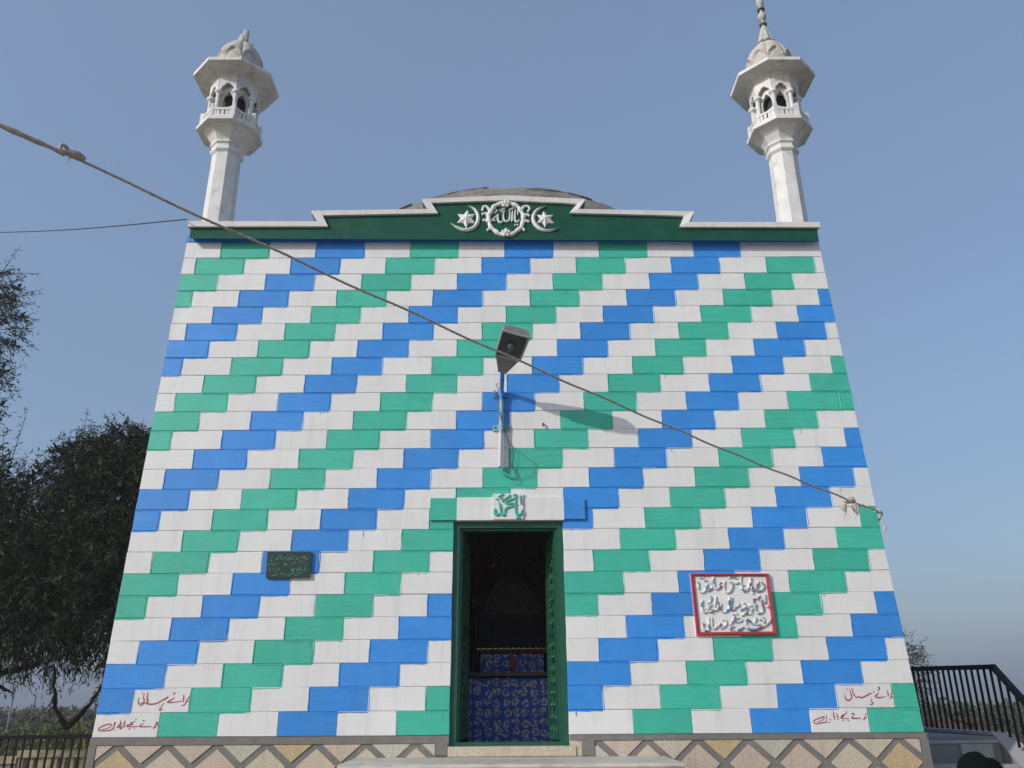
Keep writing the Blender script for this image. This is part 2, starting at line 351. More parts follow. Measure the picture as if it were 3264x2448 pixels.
# lettering and emblem outlines, in millimetres on the facade
TEXT = {
 'allah': [(24,[(286,5349),(282,5276),(280,5221),(294,5193),(315,5196),(329,5215)]),(12,[(312,5341),(314,5304),(313,5274)]),(22,[(282,5150)]),(22,[(308,5150)]),(21,[(255,5335),(251,5263),(248,5215),(241,5188)]),(22,[(227,5332),(224,5263),(217,5215),(191,5196),(167,5204),(157,5232),(154,5277),(163,5321)]),(22,[(156,5213),(142,5191),(118,5182),(100,5199),(92,5232),(92,5271),(96,5296)]),(16,[(92,5282),(62,5249),(39,5224),(43,5206),(81,5209)]),(14,[(210,5338),(241,5358),(272,5370)]),(14,[(109,5330),(142,5352),(175,5365)]),(12,[(130,5327),(144,5317),(156,5327),(173,5334)]),(11,[(48,5303),(74,5319),(83,5333),(71,5345)]),],
 'muhammad': [(16,[(311,2115),(310,2076),(312,2029)]),(24,[(263,2089),(262,2017),(263,1969),(273,1936),(290,1924),(309,1934),(320,1953),(324,1978)]),(20,[(275,1896)]),(20,[(301,1897)]),(23,[(242,2113),(251,2121),(267,2115),(264,2091)]),(17,[(265,2097),(222,2076),(184,2060),(163,2033)]),(18,[(165,2037),(203,2039),(251,2037)]),(36,[(266,2025),(269,2024)]),(21,[(256,2013),(203,2006),(174,1993),(160,1971),(161,1950)]),(32,[(159,1942),(150,1929),(134,1933)]),(25,[(138,1929),(127,1942),(119,1964)]),(22,[(102,2049),(114,2014),(118,1979),(121,1950)]),(27,[(106,1943),(89,1927),(72,1937),(64,1960),(65,1987)]),(21,[(205,2119),(206,2117)]),(16,[(205,2109),(175,2090),(146,2072),(131,2055)]),(11,[(146,2132),(120,2117),(93,2104)]),(12,[(108,2090),(125,2089),(142,2093)]),(19,[(85,2080)]),],
 'plaque_line_one': [(19,[(2543,1288),(2561,1257),(2552,1227),(2524,1207),(2485,1197)]),(19,[(2511,1298),(2502,1254),(2478,1221),(2441,1197)]),(19,[(2450,1332),(2439,1288),(2435,1255),(2444,1228),(2465,1241)]),(24,[(2447,1188)]),(19,[(2424,1285),(2419,1245),(2395,1211),(2362,1198)]),(19,[(2380,1262),(2359,1257),(2352,1231),(2368,1215),(2383,1231)]),(19,[(2359,1350),(2348,1306),(2349,1265)]),(19,[(2335,1292),(2316,1277),(2292,1276),(2276,1284)]),(21,[(2314,1347)]),(21,[(2303,1325)]),(21,[(2327,1324)]),(39,[(2256,1289),(2256,1286)]),(21,[(2271,1272),(2264,1239),(2240,1204),(2209,1192),(2187,1214),(2187,1256),(2200,1300)]),(21,[(2243,1330)]),(21,[(2271,1333)]),(21,[(2099,1338),(2095,1290),(2097,1243),(2115,1224),(2151,1239),(2176,1261),(2167,1281),(2147,1266)]),(19,[(2050,1297),(2075,1267),(2072,1236),(2046,1213),(2025,1211)]),(38,[(2020,1303),(2021,1301)]),(21,[(2035,1280),(2028,1240),(2000,1203),(1970,1196),(1949,1217),(1949,1257),(1955,1291)]),(21,[(1974,1328)]),(21,[(2002,1328)]),],
 'plaque_line_two': [(17,[(2561,1175),(2555,1122),(2556,1082)]),(37,[(2567,1069)]),(19,[(2523,1138),(2523,1102),(2530,1062),(2524,1029),(2496,1005),(2468,1008),(2456,1039),(2468,1089)]),(19,[(2509,1169),(2501,1145),(2487,1125)]),(20,[(2472,1145),(2451,1126),(2439,1099)]),(27,[(2392,1068),(2427,1079)]),(19,[(2388,1063),(2378,1040),(2354,1004),(2318,984)]),(20,[(2437,1053),(2416,1033),(2422,1008)]),(22,[(2380,999)]),(22,[(2404,999)]),(19,[(2344,1096),(2363,1089),(2365,1066),(2341,1043),(2313,1030)]),(19,[(2313,1093),(2300,1073),(2275,1062),(2250,1034),(2234,1044),(2238,1090),(2251,1150)]),(22,[(2246,998)]),(22,[(2274,1003)]),(19,[(2231,1153),(2219,1097),(2212,1047),(2186,1024),(2155,1018),(2135,1044),(2143,1097)]),(19,[(2121,1111),(2113,1064),(2096,1035),(2072,1028)]),(19,[(2102,1161),(2095,1114),(2085,1058)]),(17,[(2070,1144),(2042,1111),(2030,1088),(2053,1085),(2024,1066)]),(15,[(2047,1052),(2048,1028),(2020,1021),(2008,1039),(2035,1052)]),(15,[(2003,1055),(1993,1042)]),(19,[(1976,1131),(1966,1082),(1970,1032),(1984,1014),(2000,1022)]),(20,[(2057,1159)]),(20,[(2058,1015)]),],
 'plaque_line_three': [(19,[(2019,973),(2016,927),(2013,878),(1994,854),(1971,859),(1956,885),(1970,921)]),(19,[(2042,969),(2044,927),(2041,894),(2053,873),(2080,881),(2087,901),(2104,884)]),(15,[(2104,884),(2136,899),(2121,913),(2103,904)]),(19,[(2141,946),(2165,949),(2176,926),(2159,894),(2116,871)]),(20,[(2204,903),(2227,926),(2247,962),(2268,965),(2259,945)]),(17,[(2251,929),(2288,932),(2316,945),(2305,961),(2280,952)]),(17,[(2240,897),(2218,881),(2205,855)]),(17,[(2233,861)]),(17,[(2373,964),(2360,938),(2353,912)]),(15,[(2385,951),(2397,928),(2410,905)]),(17,[(2457,964),(2441,938),(2432,909),(2484,908)]),(15,[(2484,960),(2492,946),(2509,947)]),(17,[(2519,970),(2521,944),(2522,915)]),(25,[(2266,856),(2297,864),(2330,888),(2362,873),(2398,860),(2445,863),(2495,882),(2545,908),(2591,950)]),],
 'green_plaque_text': [(5,[(-1683,1530),(-1687,1519),(-1695,1520)]),(5,[(-1700,1527),(-1710,1517)]),(5,[(-1716,1553),(-1710,1529)]),(5,[(-1718,1536),(-1725,1519)]),(5,[(-1724,1551),(-1743,1534),(-1760,1532)]),(5,[(-1768,1530),(-1781,1530),(-1772,1526),(-1784,1513)]),(5,[(-1795,1517),(-1782,1515)]),(5,[(-1804,1549),(-1816,1541),(-1817,1530)]),(5,[(-1812,1519),(-1833,1516)]),(5,[(-1838,1523),(-1850,1521)]),(5,[(-1824,1555),(-1839,1536),(-1857,1528),(-1860,1515),(-1873,1512),(-1880,1522)]),(5,[(-1872,1549),(-1890,1539)]),(5,[(-1885,1530),(-1900,1528),(-1922,1516)]),(5,[(-1920,1558),(-1935,1543),(-1934,1518)]),(5,[(-1945,1554),(-1960,1539),(-1962,1520),(-1987,1512)]),(5,[(-2018,1546),(-2021,1533)]),(5,[(-2034,1521),(-2029,1510),(-2018,1509)]),(5,[(-1869,1564)]),(5,[(-1848,1545)]),(5,[(-1844,1565)]),(5,[(-1676,1491),(-1686,1487)]),(5,[(-1692,1479),(-1706,1472)]),(5,[(-1714,1515),(-1714,1494)]),(5,[(-1716,1485),(-1729,1475)]),(5,[(-1737,1508),(-1746,1494),(-1756,1492)]),(5,[(-1788,1496),(-1799,1493)]),(5,[(-1790,1485),(-1808,1481),(-1805,1471)]),(5,[(-1818,1477),(-1825,1460)]),(5,[(-1840,1486),(-1850,1477)]),(5,[(-1882,1480),(-1902,1471)]),(5,[(-1892,1492),(-1906,1490)]),(5,[(-1864,1467),(-1902,1465)]),(5,[(-1954,1482),(-1962,1474),(-1953,1467)]),(5,[(-1988,1482),(-1999,1463),(-1989,1455)]),(5,[(-2012,1480),(-2014,1466)]),(5,[(-2030,1483),(-2031,1466),(-2041,1464),(-2046,1476)]),(5,[(-2012,1506),(-2020,1489)]),(5,[(-1690,1458),(-1699,1443),(-1697,1424),(-1707,1412),(-1718,1422)]),(5,[(-1744,1454),(-1747,1433),(-1739,1416),(-1727,1424)]),(5,[(-1760,1439),(-1760,1418),(-1770,1410),(-1780,1427)]),(5,[(-1796,1437),(-1815,1425),(-1823,1412),(-1792,1418)]),(5,[(-1819,1414),(-1805,1404)]),(5,[(-1929,1438),(-1950,1423),(-1935,1419)]),(5,[(-1951,1413),(-1974,1409)]),(5,[(-1987,1432),(-1998,1415)]),(5,[(-2021,1440),(-2026,1426),(-2031,1413),(-2013,1415)]),(5,[(-1731,1405),(-1739,1391),(-1759,1385),(-1768,1393)]),(5,[(-1769,1381),(-1776,1366),(-1787,1368),(-1790,1383)]),(5,[(-1794,1393),(-1814,1385),(-1826,1383)]),(5,[(-1830,1381),(-1837,1366),(-1849,1362),(-1857,1377)]),(5,[(-1881,1379),(-1903,1375)]),(5,[(-1909,1390),(-1927,1379)]),(5,[(-1935,1377),(-1958,1373),(-1954,1382)]),(5,[(-1966,1394),(-1974,1384)]),(5,[(-1968,1369),(-1991,1365),(-1998,1371)]),],
 'please_left': [(10,[(-2625,332),(-2627,314),(-2644,288),(-2650,265),(-2663,251),(-2684,249)]),(10,[(-2630,281)]),(9,[(-2676,340),(-2672,307),(-2673,274)]),(9,[(-2756,321),(-2761,305),(-2802,284),(-2806,275),(-2761,275),(-2683,285)]),(7,[(-2763,357),(-2765,350),(-2753,353),(-2768,337)]),(10,[(-2836,292),(-2818,319),(-2812,317),(-2840,303),(-2874,282),(-2909,266),(-2957,261),(-2986,267),(-3012,275),(-3028,253),(-3047,246)]),(9,[(-2994,363),(-2994,325),(-2989,292),(-2984,285),(-2976,299)]),(7,[(-2979,278)]),(8,[(-3023,351),(-3028,318),(-3017,300),(-3022,276),(-3042,263),(-3057,265),(-3068,286),(-3066,305),(-3061,314)]),(9,[(-3042,354)]),(8,[(-2835,273),(-2856,247),(-2868,222),(-2865,210),(-2851,217),(-2843,229)]),],
 'shoes_left': [(12,[(-2866,117),(-2881,112),(-2874,102),(-2885,87),(-2888,72),(-2907,68)]),(9,[(-2862,88)]),(8,[(-2914,80),(-2954,79),(-3014,80),(-3018,88),(-2991,105)]),(9,[(-3000,127),(-2985,128)]),(9,[(-3065,123),(-3105,109),(-3088,103),(-3095,96),(-3130,92),(-3131,82),(-3090,80),(-3030,82)]),(9,[(-3063,140)]),(11,[(-3106,63)]),(10,[(-3066,67),(-3060,67)]),(9,[(-3155,132),(-3158,101),(-3157,71)]),(9,[(-3191,132),(-3193,97),(-3187,66),(-3175,71),(-3175,91)]),(6,[(-3173,106),(-3191,104)]),(9,[(-3201,99),(-3208,79),(-3221,72)]),(8,[(-3229,117),(-3244,97),(-3243,119),(-3242,84),(-3257,62),(-3289,50),(-3354,50),(-3371,55),(-3369,70),(-3335,90),(-3291,102),(-3269,99),(-3269,87),(-3303,67),(-3343,61)]),(9,[(-3246,55),(-3242,56)]),(9,[(-3234,58),(-3230,58)]),],
 'please_right': [(9,[(3594,340),(3591,324),(3573,295),(3572,279),(3554,260)]),(9,[(3574,288),(3587,275)]),(9,[(3546,336),(3552,310),(3545,282)]),(10,[(3467,324),(3459,306),(3434,289),(3451,277),(3482,278),(3526,285)]),(11,[(3469,365),(3483,355),(3464,334)]),(10,[(3408,304),(3399,313),(3381,306),(3342,287),(3308,278),(3288,283),(3277,288),(3261,270)]),(11,[(3428,323)]),(9,[(3238,361),(3240,323),(3248,297),(3263,279)]),(10,[(3214,352),(3218,331),(3218,312),(3224,291),(3216,269),(3191,256),(3172,265),(3165,284),(3169,305)]),(7,[(3188,356),(3194,345)]),(8,[(3403,275),(3391,252),(3401,238),(3402,229),(3383,219),(3374,226)]),],
 'shoes_right': [(8,[(3319,147),(3333,137)]),(11,[(3313,126),(3325,107)]),(9,[(3315,124),(3304,101),(3291,96)]),(11,[(3200,150),(3226,140)]),(10,[(3214,131),(3196,113),(3213,108),(3278,111)]),(8,[(3156,171),(3156,157),(3138,141),(3109,129),(3128,125),(3099,116),(3118,106),(3168,111)]),(8,[(3111,97),(3119,83)]),(8,[(3154,99),(3170,90)]),(8,[(3068,153),(3073,123),(3073,95)]),(8,[(3044,165),(3040,123),(3046,95)]),(6,[(3046,127),(3055,120)]),(8,[(3001,107),(3008,91)]),(8,[(2981,76)]),(8,[(2996,76)]),(7,[(2968,142),(2978,126),(2971,109),(2971,91),(2954,77),(2918,73),(2875,67),(2857,80),(2872,99),(2912,112),(2946,122),(2955,119),(2942,100),(2907,85),(2883,85)]),],
}
EMBLEM = {'ring':[(182,5235),(373,5234),(183,5445)],'curls':[[(7,5329),(-27,5387),(-65,5392),(-77,5347)],[(354,5328),(374,5382),(419,5397),(445,5364),(429,5328)],[(-16,5244),(-36,5302),(-72,5293)],[(382,5243),(403,5288),(436,5272)],[(-22,5191),(-41,5218),(-63,5211)],[(386,5186),(405,5209),(429,5192)],[(16,5111),(-3,5103),(-16,5085)],[(344,5106),(367,5106),(381,5084)]],'flowers':[(177,5427),(183,5045)],'crescents':[([(-242,5401),(-182,5383),(-136,5343),(-105,5262),(-112,5182),(-149,5112),(-208,5075),(-290,5073),(-365,5112),(-425,5170)],[(-242,5401),(-197,5370),(-162,5325),(-143,5253),(-153,5182),(-183,5134),(-231,5110),(-290,5110),(-358,5139),(-425,5170)]),([(623,5395),(551,5377),(497,5332),(464,5261),(469,5181),(505,5119),(560,5077),(635,5062),(702,5075),(755,5110)],[(623,5395),(562,5355),(520,5305),(503,5243),(514,5185),(547,5137),(598,5101),(650,5092),(703,5097),(755,5110)])],'stars':[((-255,5231),[(-242,5347),(-158,5293),(-161,5178),(-253,5112),(-357,5178),(-352,5294)]),((614,5227),[(599,5328),(704,5278),(712,5172),(610,5119),(525,5176),(523,5283)])]}

# ------------------------------------------------------------------ the tomb: facade frame (u along the wall, v up the battered face, n outwards)
DELTA = 0.02862
VV = Vector((0, math.sin(DELTA), math.cos(DELTA)))
NN = Vector((0, -math.cos(DELTA), math.sin(DELTA)))
def FA(u, v, n):
    return (u, v * VV.y + n * NN.y, v * VV.z + n * NN.z)
ROWH, BW, BST, BU0 = 0.2, 0.51727, 0.49437, -2.92971
KN = ((0, -.001), (3, -.004), (6, .0032), (9, .0071), (12, .0081), (15, .0027), (18, -.0039), (21, -.0045), (24, -.0077), (25, -.0077))
def rowv(b):
    for (a, x), (c, y) in zip(KN, KN[1:]):
        if a <= b <= c: return (25 - b) * ROWH + x + (y - x) * (b - a) / (c - a)
def edge_l(v): return -3.42038 + .01895 * v
def edge_r(v): return 3.81525 - .03544 * v
DOOR_L, DOOR_R, DOOR_B, DOOR_T = -.330, .717, -.093, 1.880
V_TOP, V_BOT = 5.0, -1.40
DEPTH = 7.3
BLK = .010            # how far the blocks stand proud of the wall core

shrine = empty('tomb_building', (0.2, 3.6, -1.4))
tag(shrine, 'square tomb with tapering walls of white, blue and green painted blocks in diagonal stripes', 'tomb')
_inv = Matrix.Translation((-0.2, -3.6, 1.4))
def P(o):                       # parent to the tomb, keeping world coordinates
    o.parent = shrine
    o.matrix_parent_inverse = _inv
    return o
def sub(o, par):
    o.parent = par
    o.matrix_parent_inverse = Matrix.Identity(4)
    return o

# wall core: front wall with the door opening, side, back walls and roof
def yb(v): return DEPTH - v * .0286
w = MB()
TH = .42
def fbox(u00, u01, v0, u10, u11, v1, n0, n1, m=0):
    w.hexa([FA(u00, v0, n1), FA(u01, v0, n1), FA(u01, v0, n0), FA(u00, v0, n0), FA(u10, v1, n1), FA(u11, v1, n1), FA(u11, v1, n0), FA(u10, v1, n0)], m)
fbox(edge_l(V_BOT), DOOR_L, V_BOT, edge_l(V_TOP), DOOR_L, V_TOP, -TH, -.002)
fbox(DOOR_R, edge_r(V_BOT), V_BOT, DOOR_R, edge_r(V_TOP), V_TOP, -TH, -.002)
fbox(DOOR_L, DOOR_R, DOOR_T, DOOR_L, DOOR_R, V_TOP, -TH, -.002)
fbox(DOOR_L, DOOR_R, V_BOT, DOOR_L, DOOR_R, DOOR_B - .085, -TH, -.002)
for e, s in ((edge_l, 1), (edge_r, -1)):
    x0, x1 = e(V_BOT), e(V_TOP)
    a0, a1 = FA(0, V_BOT, -TH)[1] + .003, FA(0, V_TOP, -TH)[1] + .003
    w.hexa([(x0, a0, V_BOT), (x0 + s * .42, a0, V_BOT), (x0 + s * .42, yb(V_BOT), V_BOT), (x0, yb(V_BOT), V_BOT), (x1, a1, V_TOP), (x1 + s * .42, a1, V_TOP), (x1 + s * .42, yb(V_TOP), V_TOP), (x1, yb(V_TOP), V_TOP)])
w.hexa([(edge_l(V_BOT) + .425, yb(V_BOT) - .4, V_BOT), (edge_r(V_BOT) - .425, yb(V_BOT) - .4, V_BOT), (edge_r(V_BOT) - .425, yb(V_BOT) - .003, V_BOT), (edge_l(V_BOT) + .425, yb(V_BOT) - .003, V_BOT),
        (edge_l(V_TOP) + .425, yb(V_TOP) - .4, V_TOP), (edge_r(V_TOP) - .425, yb(V_TOP) - .4, V_TOP), (edge_r(V_TOP) - .425, yb(V_TOP) - .003, V_TOP), (edge_l(V_TOP) + .425, yb(V_TOP) - .003, V_TOP)])
P(w.build('wall', M['grout']))
w = MB(); w.box(edge_l(4.9) + .05, edge_r(4.9) - .05, .2, DEPTH - .3, 4.86, 4.985)
P(w.build('roof', M['cement']))
w = MB(); w.box(edge_l(0) + .3, edge_r(0) - .3, TH - .05, DEPTH - .3, -.2, -.098)
P(w.build('room_floor', M['room_floor']))
w = MB()        # plastered lining of the chamber
x0, x1, y0, y1, z0, z1 = -2.9, 3.3, .47, 6.6, -.097, 4.2
w.quad((x0, y0, z0), (x0, y1, z0), (x0, y1, z1), (x0, y0, z1)); w.quad((x1, y0, z0), (x1, y1, z0), (x1, y1, z1), (x1, y0, z1))
w.quad((x0, y1, z0), (x1, y1, z0), (x1, y1, z1), (x0, y1, z1)); w.quad((x0, y0, z1), (x1, y0, z1), (x1, y1, z1), (x0, y1, z1))
P(w.build('chamber_lining', M['room'], recalc=False))

# ---- painted blocks
NAMES = ('green', 'white', 'blue', 'white')
def block_mesh(mb, q, seed, colour, below, lips, n0=-.006, t=BLK):
    """q: (uL0,uR0,v0,uL1,uR1,v1) trapezoid; bevelled slab plus the paint that has run over its edges"""
    r = random.Random(seed)
    g, b = .0012, .0032
    j = lambda s: r.uniform(-s, s)
    c = [(q[0] + g + j(.003), q[2] + g + j(.0022)), (q[1] - g + j(.003), q[2] + g + j(.0022)), (q[4] - g + j(.003), q[5] - g + j(.0022)), (q[3] + g + j(.003), q[5] - g + j(.0022))]
    tt = t + j(.0016)
    ins = [(c[0][0] + b, c[0][1] + b), (c[1][0] - b, c[1][1] + b), (c[2][0] - b, c[2][1] - b), (c[3][0] + b, c[3][1] - b)]
    v = [FA(x, y, n0) for x, y in c] + [FA(x, y, tt - .0042) for x, y in c] + [FA(x, y, tt) for x, y in ins]
    f = [(8, 9, 10, 11)]
    for k in range(4):
        l = (k + 1) % 4
        f += [(k, l, 4 + l, 4 + k), (4 + k, 4 + l, 8 + l, 8 + k)]
    mb.add(v, f)
    if lips:
        N = 9
        us = [c[0][0] + (c[1][0] - c[0][0]) * i / N for i in range(N + 1)]
        lo = [q[2] - r.choice((.010, .012, .014, .013, .016, .011)) for _ in us]
        if r.random() < .22:          # a run of paint down the block below
            du = r.uniform(us[1], us[-2]); dw = r.uniform(.0022, .0045); dl = r.uniform(.018, .075)
            mb.add([FA(du - dw, q[2] - .008, t + .0024), FA(du + dw, q[2] - .008, t + .0024), FA(du + dw * .8, q[2] - .012 - dl * .8, t + .0024), FA(du, q[2] - .012 - dl, t + .0024), FA(du - dw * .8, q[2] - .012 - dl * .8, t + .0024)], [(0, 4, 3, 2, 1)])
        vv = [FA(u, q[2] - .0062, t + .0022) for u in us] + [FA(u, l, t + .0022) for u, l in zip(us, lo)]
        mb.add(vv, [(i, N + 1 + i, N + 2 + i, i + 1) for i in range(N)])
        mb.add([FA(c[0][0], q[2] + .001, t - .0075), FA(c[1][0], q[2] + .001, t - .0075), FA(c[1][0], q[2] - .0062, t + .0022), FA(c[0][0], q[2] - .0062, t + .0022)], [(0, 3, 2, 1)])
        for (ua, va), (ub, vb), s in ((c[0], c[3], -1), (c[1], c[2], 1)):
            if below and below[0 if s < 0 else 1]: continue
            K = 4; ws = [r.uniform(.001, .008) for _ in range(K + 1)]
            vv = []
            for i in range(K + 1):
                x, y = ua + (ub - ua) * i / K, va + (vb - va) * i / K
                vv += [FA(x, y, t - .0048), FA(x + s * .0068, y, t + .0022), FA(x + s * (.0068 + ws[i]), y, t + .0022)]
            mb.add(vv, [(3 * i + a_, 3 * i + a_ + 1, 3 * i + a_ + 4, 3 * i + a_ + 3) for i in range(K) for a_ in (0, 1)])

n_block = 0
for r in range(1, 26):
    v0, v1 = rowv(r), rowv(r - 1)
    vm = (v0 + v1) / 2
    cells = []
    for j in range(-2, 34):
        a = BU0 + BW * (j - (r - 1) * BST); b = a + BW
        a += random.Random(r * 91 + j).uniform(-.004, .004); b += random.Random(r * 91 + j + 1).uniform(-.004, .004)
        if b < edge_l(vm) + .002 or a > edge_r(vm) - .002: continue
        cells.append([a, b, NAMES[j % 4]])
    if cells[0][1] - edge_l(vm) < .075: cells[1][0] = -9; cells.pop(0)
    if edge_r(vm) - cells[-1][0] < .075: cells[-2][1] = 9; cells.pop()
    if r == 1: cells[-1][2] = 'white'
    if r == 10: cells[-1][2] = 'green'
    if v0 < DOOR_T - .02:        # no slivers beside the door: the next block runs up to the jamb
        for i in range(len(cells) - 1):
            if 0 < cells[i][1] - DOOR_R < .11: cells[i][1] = DOOR_R - .02; cells[i + 1][0] = DOOR_R - .01
            if 0 < DOOR_L - cells[i + 1][0] < .11: cells[i][1] = DOOR_L + .01; cells[i + 1][0] = DOOR_L + .02
    for a, b, cname in cells:
        parts = [(a, b)]
        if v0 < DOOR_T - .02:
            parts = []
            if a < DOOR_L: parts.append((a, min(b, DOOR_L + .004)))
            if b > DOOR_R: parts.append((max(a, DOOR_R - .004), b))
        for pa, pb in parts:
            qd = (max(pa, edge_l(v0)), min(pb, edge_r(v0)), v0, max(pa, edge_l(v1)), min(pb, edge_r(v1)), v1)
            if qd[1] - qd[0] < .02: continue
            mb = MB()
            block_mesh(mb, qd, r * 1000 + int(pa * 50), cname, (pa <= edge_l(vm) + .01 or abs(pa - DOOR_R) < .01, pb >= edge_r(vm) - .01 or abs(pb - DOOR_L) < .01), cname != 'white' and r < 25)
            P(mb.build(cname + '_block', M[cname], recalc=False)); n_block += 1
# the same coursing goes round the sides and the back
mb = MB()
for side in (0, 1, 2):
    for r in range(1, 26):
        v0, v1 = rowv(r), rowv(r - 1)
        for j in range(-16, 34):
            if side < 2:
                e = edge_l if side == 0 else edge_r
                lim = (.02, 7.1)
                mp = (lambda s, v, n, e=e, sg=(-1 if side == 0 else 1): (e(v) + sg * n, s + v * .0286, v))
            else:
                lim = (edge_l(2.5) + .03, edge_r(2.5) - .03)
                mp = lambda s, v, n: (s, yb(v) + n, v)
            a = -2.93 + BW * (j - (r - 1) * BST); b = a + BW
            a, b = max(a, lim[0]), min(b, lim[1])
            if b - a < .03: continue
            g = .002; bb = .005
            pts = [mp(a + g, v0 + g, -.005), mp(b - g, v0 + g, -.005), mp(b - g, v1 - g, -.005), mp(a + g, v1 - g, -.005), mp(a + g + bb, v0 + g + bb, .010), mp(b - g - bb, v0 + g + bb, .010), mp(b - g - bb, v1 - g - bb, .010), mp(a + g + bb, v1 - g - bb, .010)]
            mb.add(pts, [(4, 5, 6, 7), (0, 1, 5, 4), (1, 2, 6, 5), (2, 3, 7, 6), (3, 0, 4, 7)], (0, 1, 2, 1)[j % 4])
o = P(mb.build('side_wall_blocks', [M['green'], M['white'], M['blue']])); o['kind'] = 'stuff'

# blue fillet under the parapet
w = MB(); fb = [(edge_l(5.0), 5.003), (edge_r(5.0), 4.986), (edge_r(5.0), 5.075), (edge_l(5.0), 5.075)]
w.prism(fb, -.01, .018, FA); P(w.build('blue_fillet', M['blue']))

# ---- lintel over the door: three painted zones on one slab, a carved panel in its middle
lintel = MB()
fl = [(-.556, -.300), (-.300, .727), (.727, .928)]
lv = [(1.884, 2.098), (1.8815, 2.104), (1.889, 2.088)]
for k, ((a, b), (c, d)) in enumerate(zip(fl, lv)):
    tt = .034
    lintel.hexa([FA(a, c, tt), FA(b, c, tt), FA(b, c, -.01), FA(a, c, -.01), FA(a, d, tt), FA(b, d, tt), FA(b, d, -.01), FA(a, d, -.01)], k)
lintel_o = P(lintel.build('lintel', [M['green'], M['white'], M['blue']]))
w = MB(); w.prism([(.049, 1.884), (.334, 1.884), (.338, 2.138), (.047, 2.134)], .010, .050, FA)
w_o = sub(w.build('carved_panel', M['white']), lintel_o)

def strokes(name, data, n0, h, mats, parent, taper=True, flat=False, seed=1, pick=None, wmul=1.0, inv=False):
    """raised or painted lettering: bevelled ribbons along pen strokes"""
    mb = MB(); r = random.Random(seed)
    lift = 0.0
    for wd, pts in data:
        lift += .00006
        hw = wd * .0005 * wmul
        pts = [(a * .001, b * .001) for a, b in pts]
        nn = n0 + lift
        if len(pts) == 1:
            x, y = pts[0]; d = hw * 1.25
            base = [(x + d, y), (x, y + d), (x - d, y), (x, y - d)]
            m = pick(r) if pick else 0
            if flat: mb.add([FA(a, b, nn + h) for a, b in base], [(0, 1, 2, 3)], m)
            else:
                top = [(x + (a - x) * .6, y + (b - y) * .6) for a, b in base]
                mb.add([FA(a, b, nn - .002) for a, b in base] + [FA(a, b, nn + h * .55) for a, b in base] + [FA(a, b, nn + h) for a, b in top],
                       [(8, 9, 10, 11)] + [(k, (k + 1) % 4, 4 + (k + 1) % 4, 4 + k) for k in range(4)] + [(4 + k, 4 + (k + 1) % 4, 8 + (k + 1) % 4, 8 + k) for k in range(4)], m)
            continue
        sp = smooth_pts(pts, 5) if len(pts) > 2 else [tuple(pts[0][i] + (pts[1][i] - pts[0][i]) * t / 3 for i in (0, 1)) for t in range(4)]
        n = len(sp); rows = []
        for i, (x, y) in enumerate(sp):
            tx, ty = sp[min(i + 1, n - 1)][0] - sp[max(i - 1, 0)][0], sp[min(i + 1, n - 1)][1] - sp[max(i - 1, 0)][1]
            l = math.hypot(tx, ty) or 1e-6
            px, py = -ty / l, tx / l
            s = hw
            if taper:
                e = min(i, n - 1 - i) / max(1, (n - 1) * .28)
                s *= .45 + .55 * min(1, e)
                s *= .82 + .3 * abs(px * .55 + py * .83)      # broad-nib contrast
            rows.append((x, y, px, py, s))
        seg = 0; m = pick(r) if pick else 0
        ring = []
        for x, y, px, py, s in rows:
            if flat: ring.append([FA(x + px * s, y + py * s, nn + h), FA(x - px * s, y - py * s, nn + h)])
            else: ring.append([FA(x + px * s, y + py * s, nn - .002), FA(x + px * s, y + py * s, nn + h * .55), FA(x + px * s * .55, y + py * s * .55, nn + h), FA(x - px * s * .55, y - py * s * .55, nn + h), FA(x - px * s, y - py * s, nn + h * .55), FA(x - px * s, y - py * s, nn - .002)])
        k = len(ring[0])
        for i in range(n - 1):
            if pick and i % 4 == 3: m = pick(r)
            mb.add(ring[i] + ring[i + 1], [(a, a + 1, k + a + 1, k + a) for a in range(k - 1)], m)
        if not flat:
            mb.add(ring[0], [tuple(range(k))], 0); mb.add(ring[-1], [tuple(range(k))], m)
    o = mb.build(name, mats, recalc=not flat)
    return o
sub(strokes('lettering', TEXT['muhammad'], .050, .016, M['green'], None), lintel_o)
for key in ('please_left', 'shoes_left', 'please_right', 'shoes_right'):
    P(strokes('brush_lettering', TEXT[key], BLK + .0018, .001, M['red_brush'], None, flat=True, wmul=1.15))['kind'] = 'stuff'

# ---- plinth: grey cement band and lattice, terrazzo panels set in it
PB_ = -1.40
def pl(v): return edge_l(v) - .004
def pr(v): return edge_r(v) + .004
w = MB()
def slab(u0, u1, v0, v1, n0, n1, m=0, mbx=None):
    (mbx or w).hexa([FA(u0, v0, n1), FA(u1, v0, n1), FA(u1, v0, n0), FA(u0, v0, n0), FA(u0, v1, n1), FA(u1, v1, n1), FA(u1, v1, n0), FA(u0, v1, n0)], m)
for a, b in ((edge_l(-.7), DOOR_L - .003), (DOOR_R + .003, edge_r(-.7))):
    slab(a, b, -1.40, -.011, -.006, .006)
plinth = P(w.build('plinth', M['plinth_grey']))
w = MB()      # band along the top of the plinth and short uprights beside the door
slab(edge_l(-.03) - .005, DOOR_L - .001, -.070, -.0095, 0, .017); slab(DOOR_R + .06, edge_r(-.03) + .005, -.055, -.0095, 0, .017)
slab(-.445, -.340, -.166, -.0705, 0, .0165); slab(.825, .930, -.176, -.0555, 0, .0165)
slab(edge_l(-.4) - .004, edge_l(-.4) + .062, -.9, -.0705, 0, .0165); slab(edge_r(-.4) - .066, edge_r(-.4) + .004, -.9, -.0555, 0, .0165)
sub(w.build('cement_band', M['plinth_grey']), plinth)
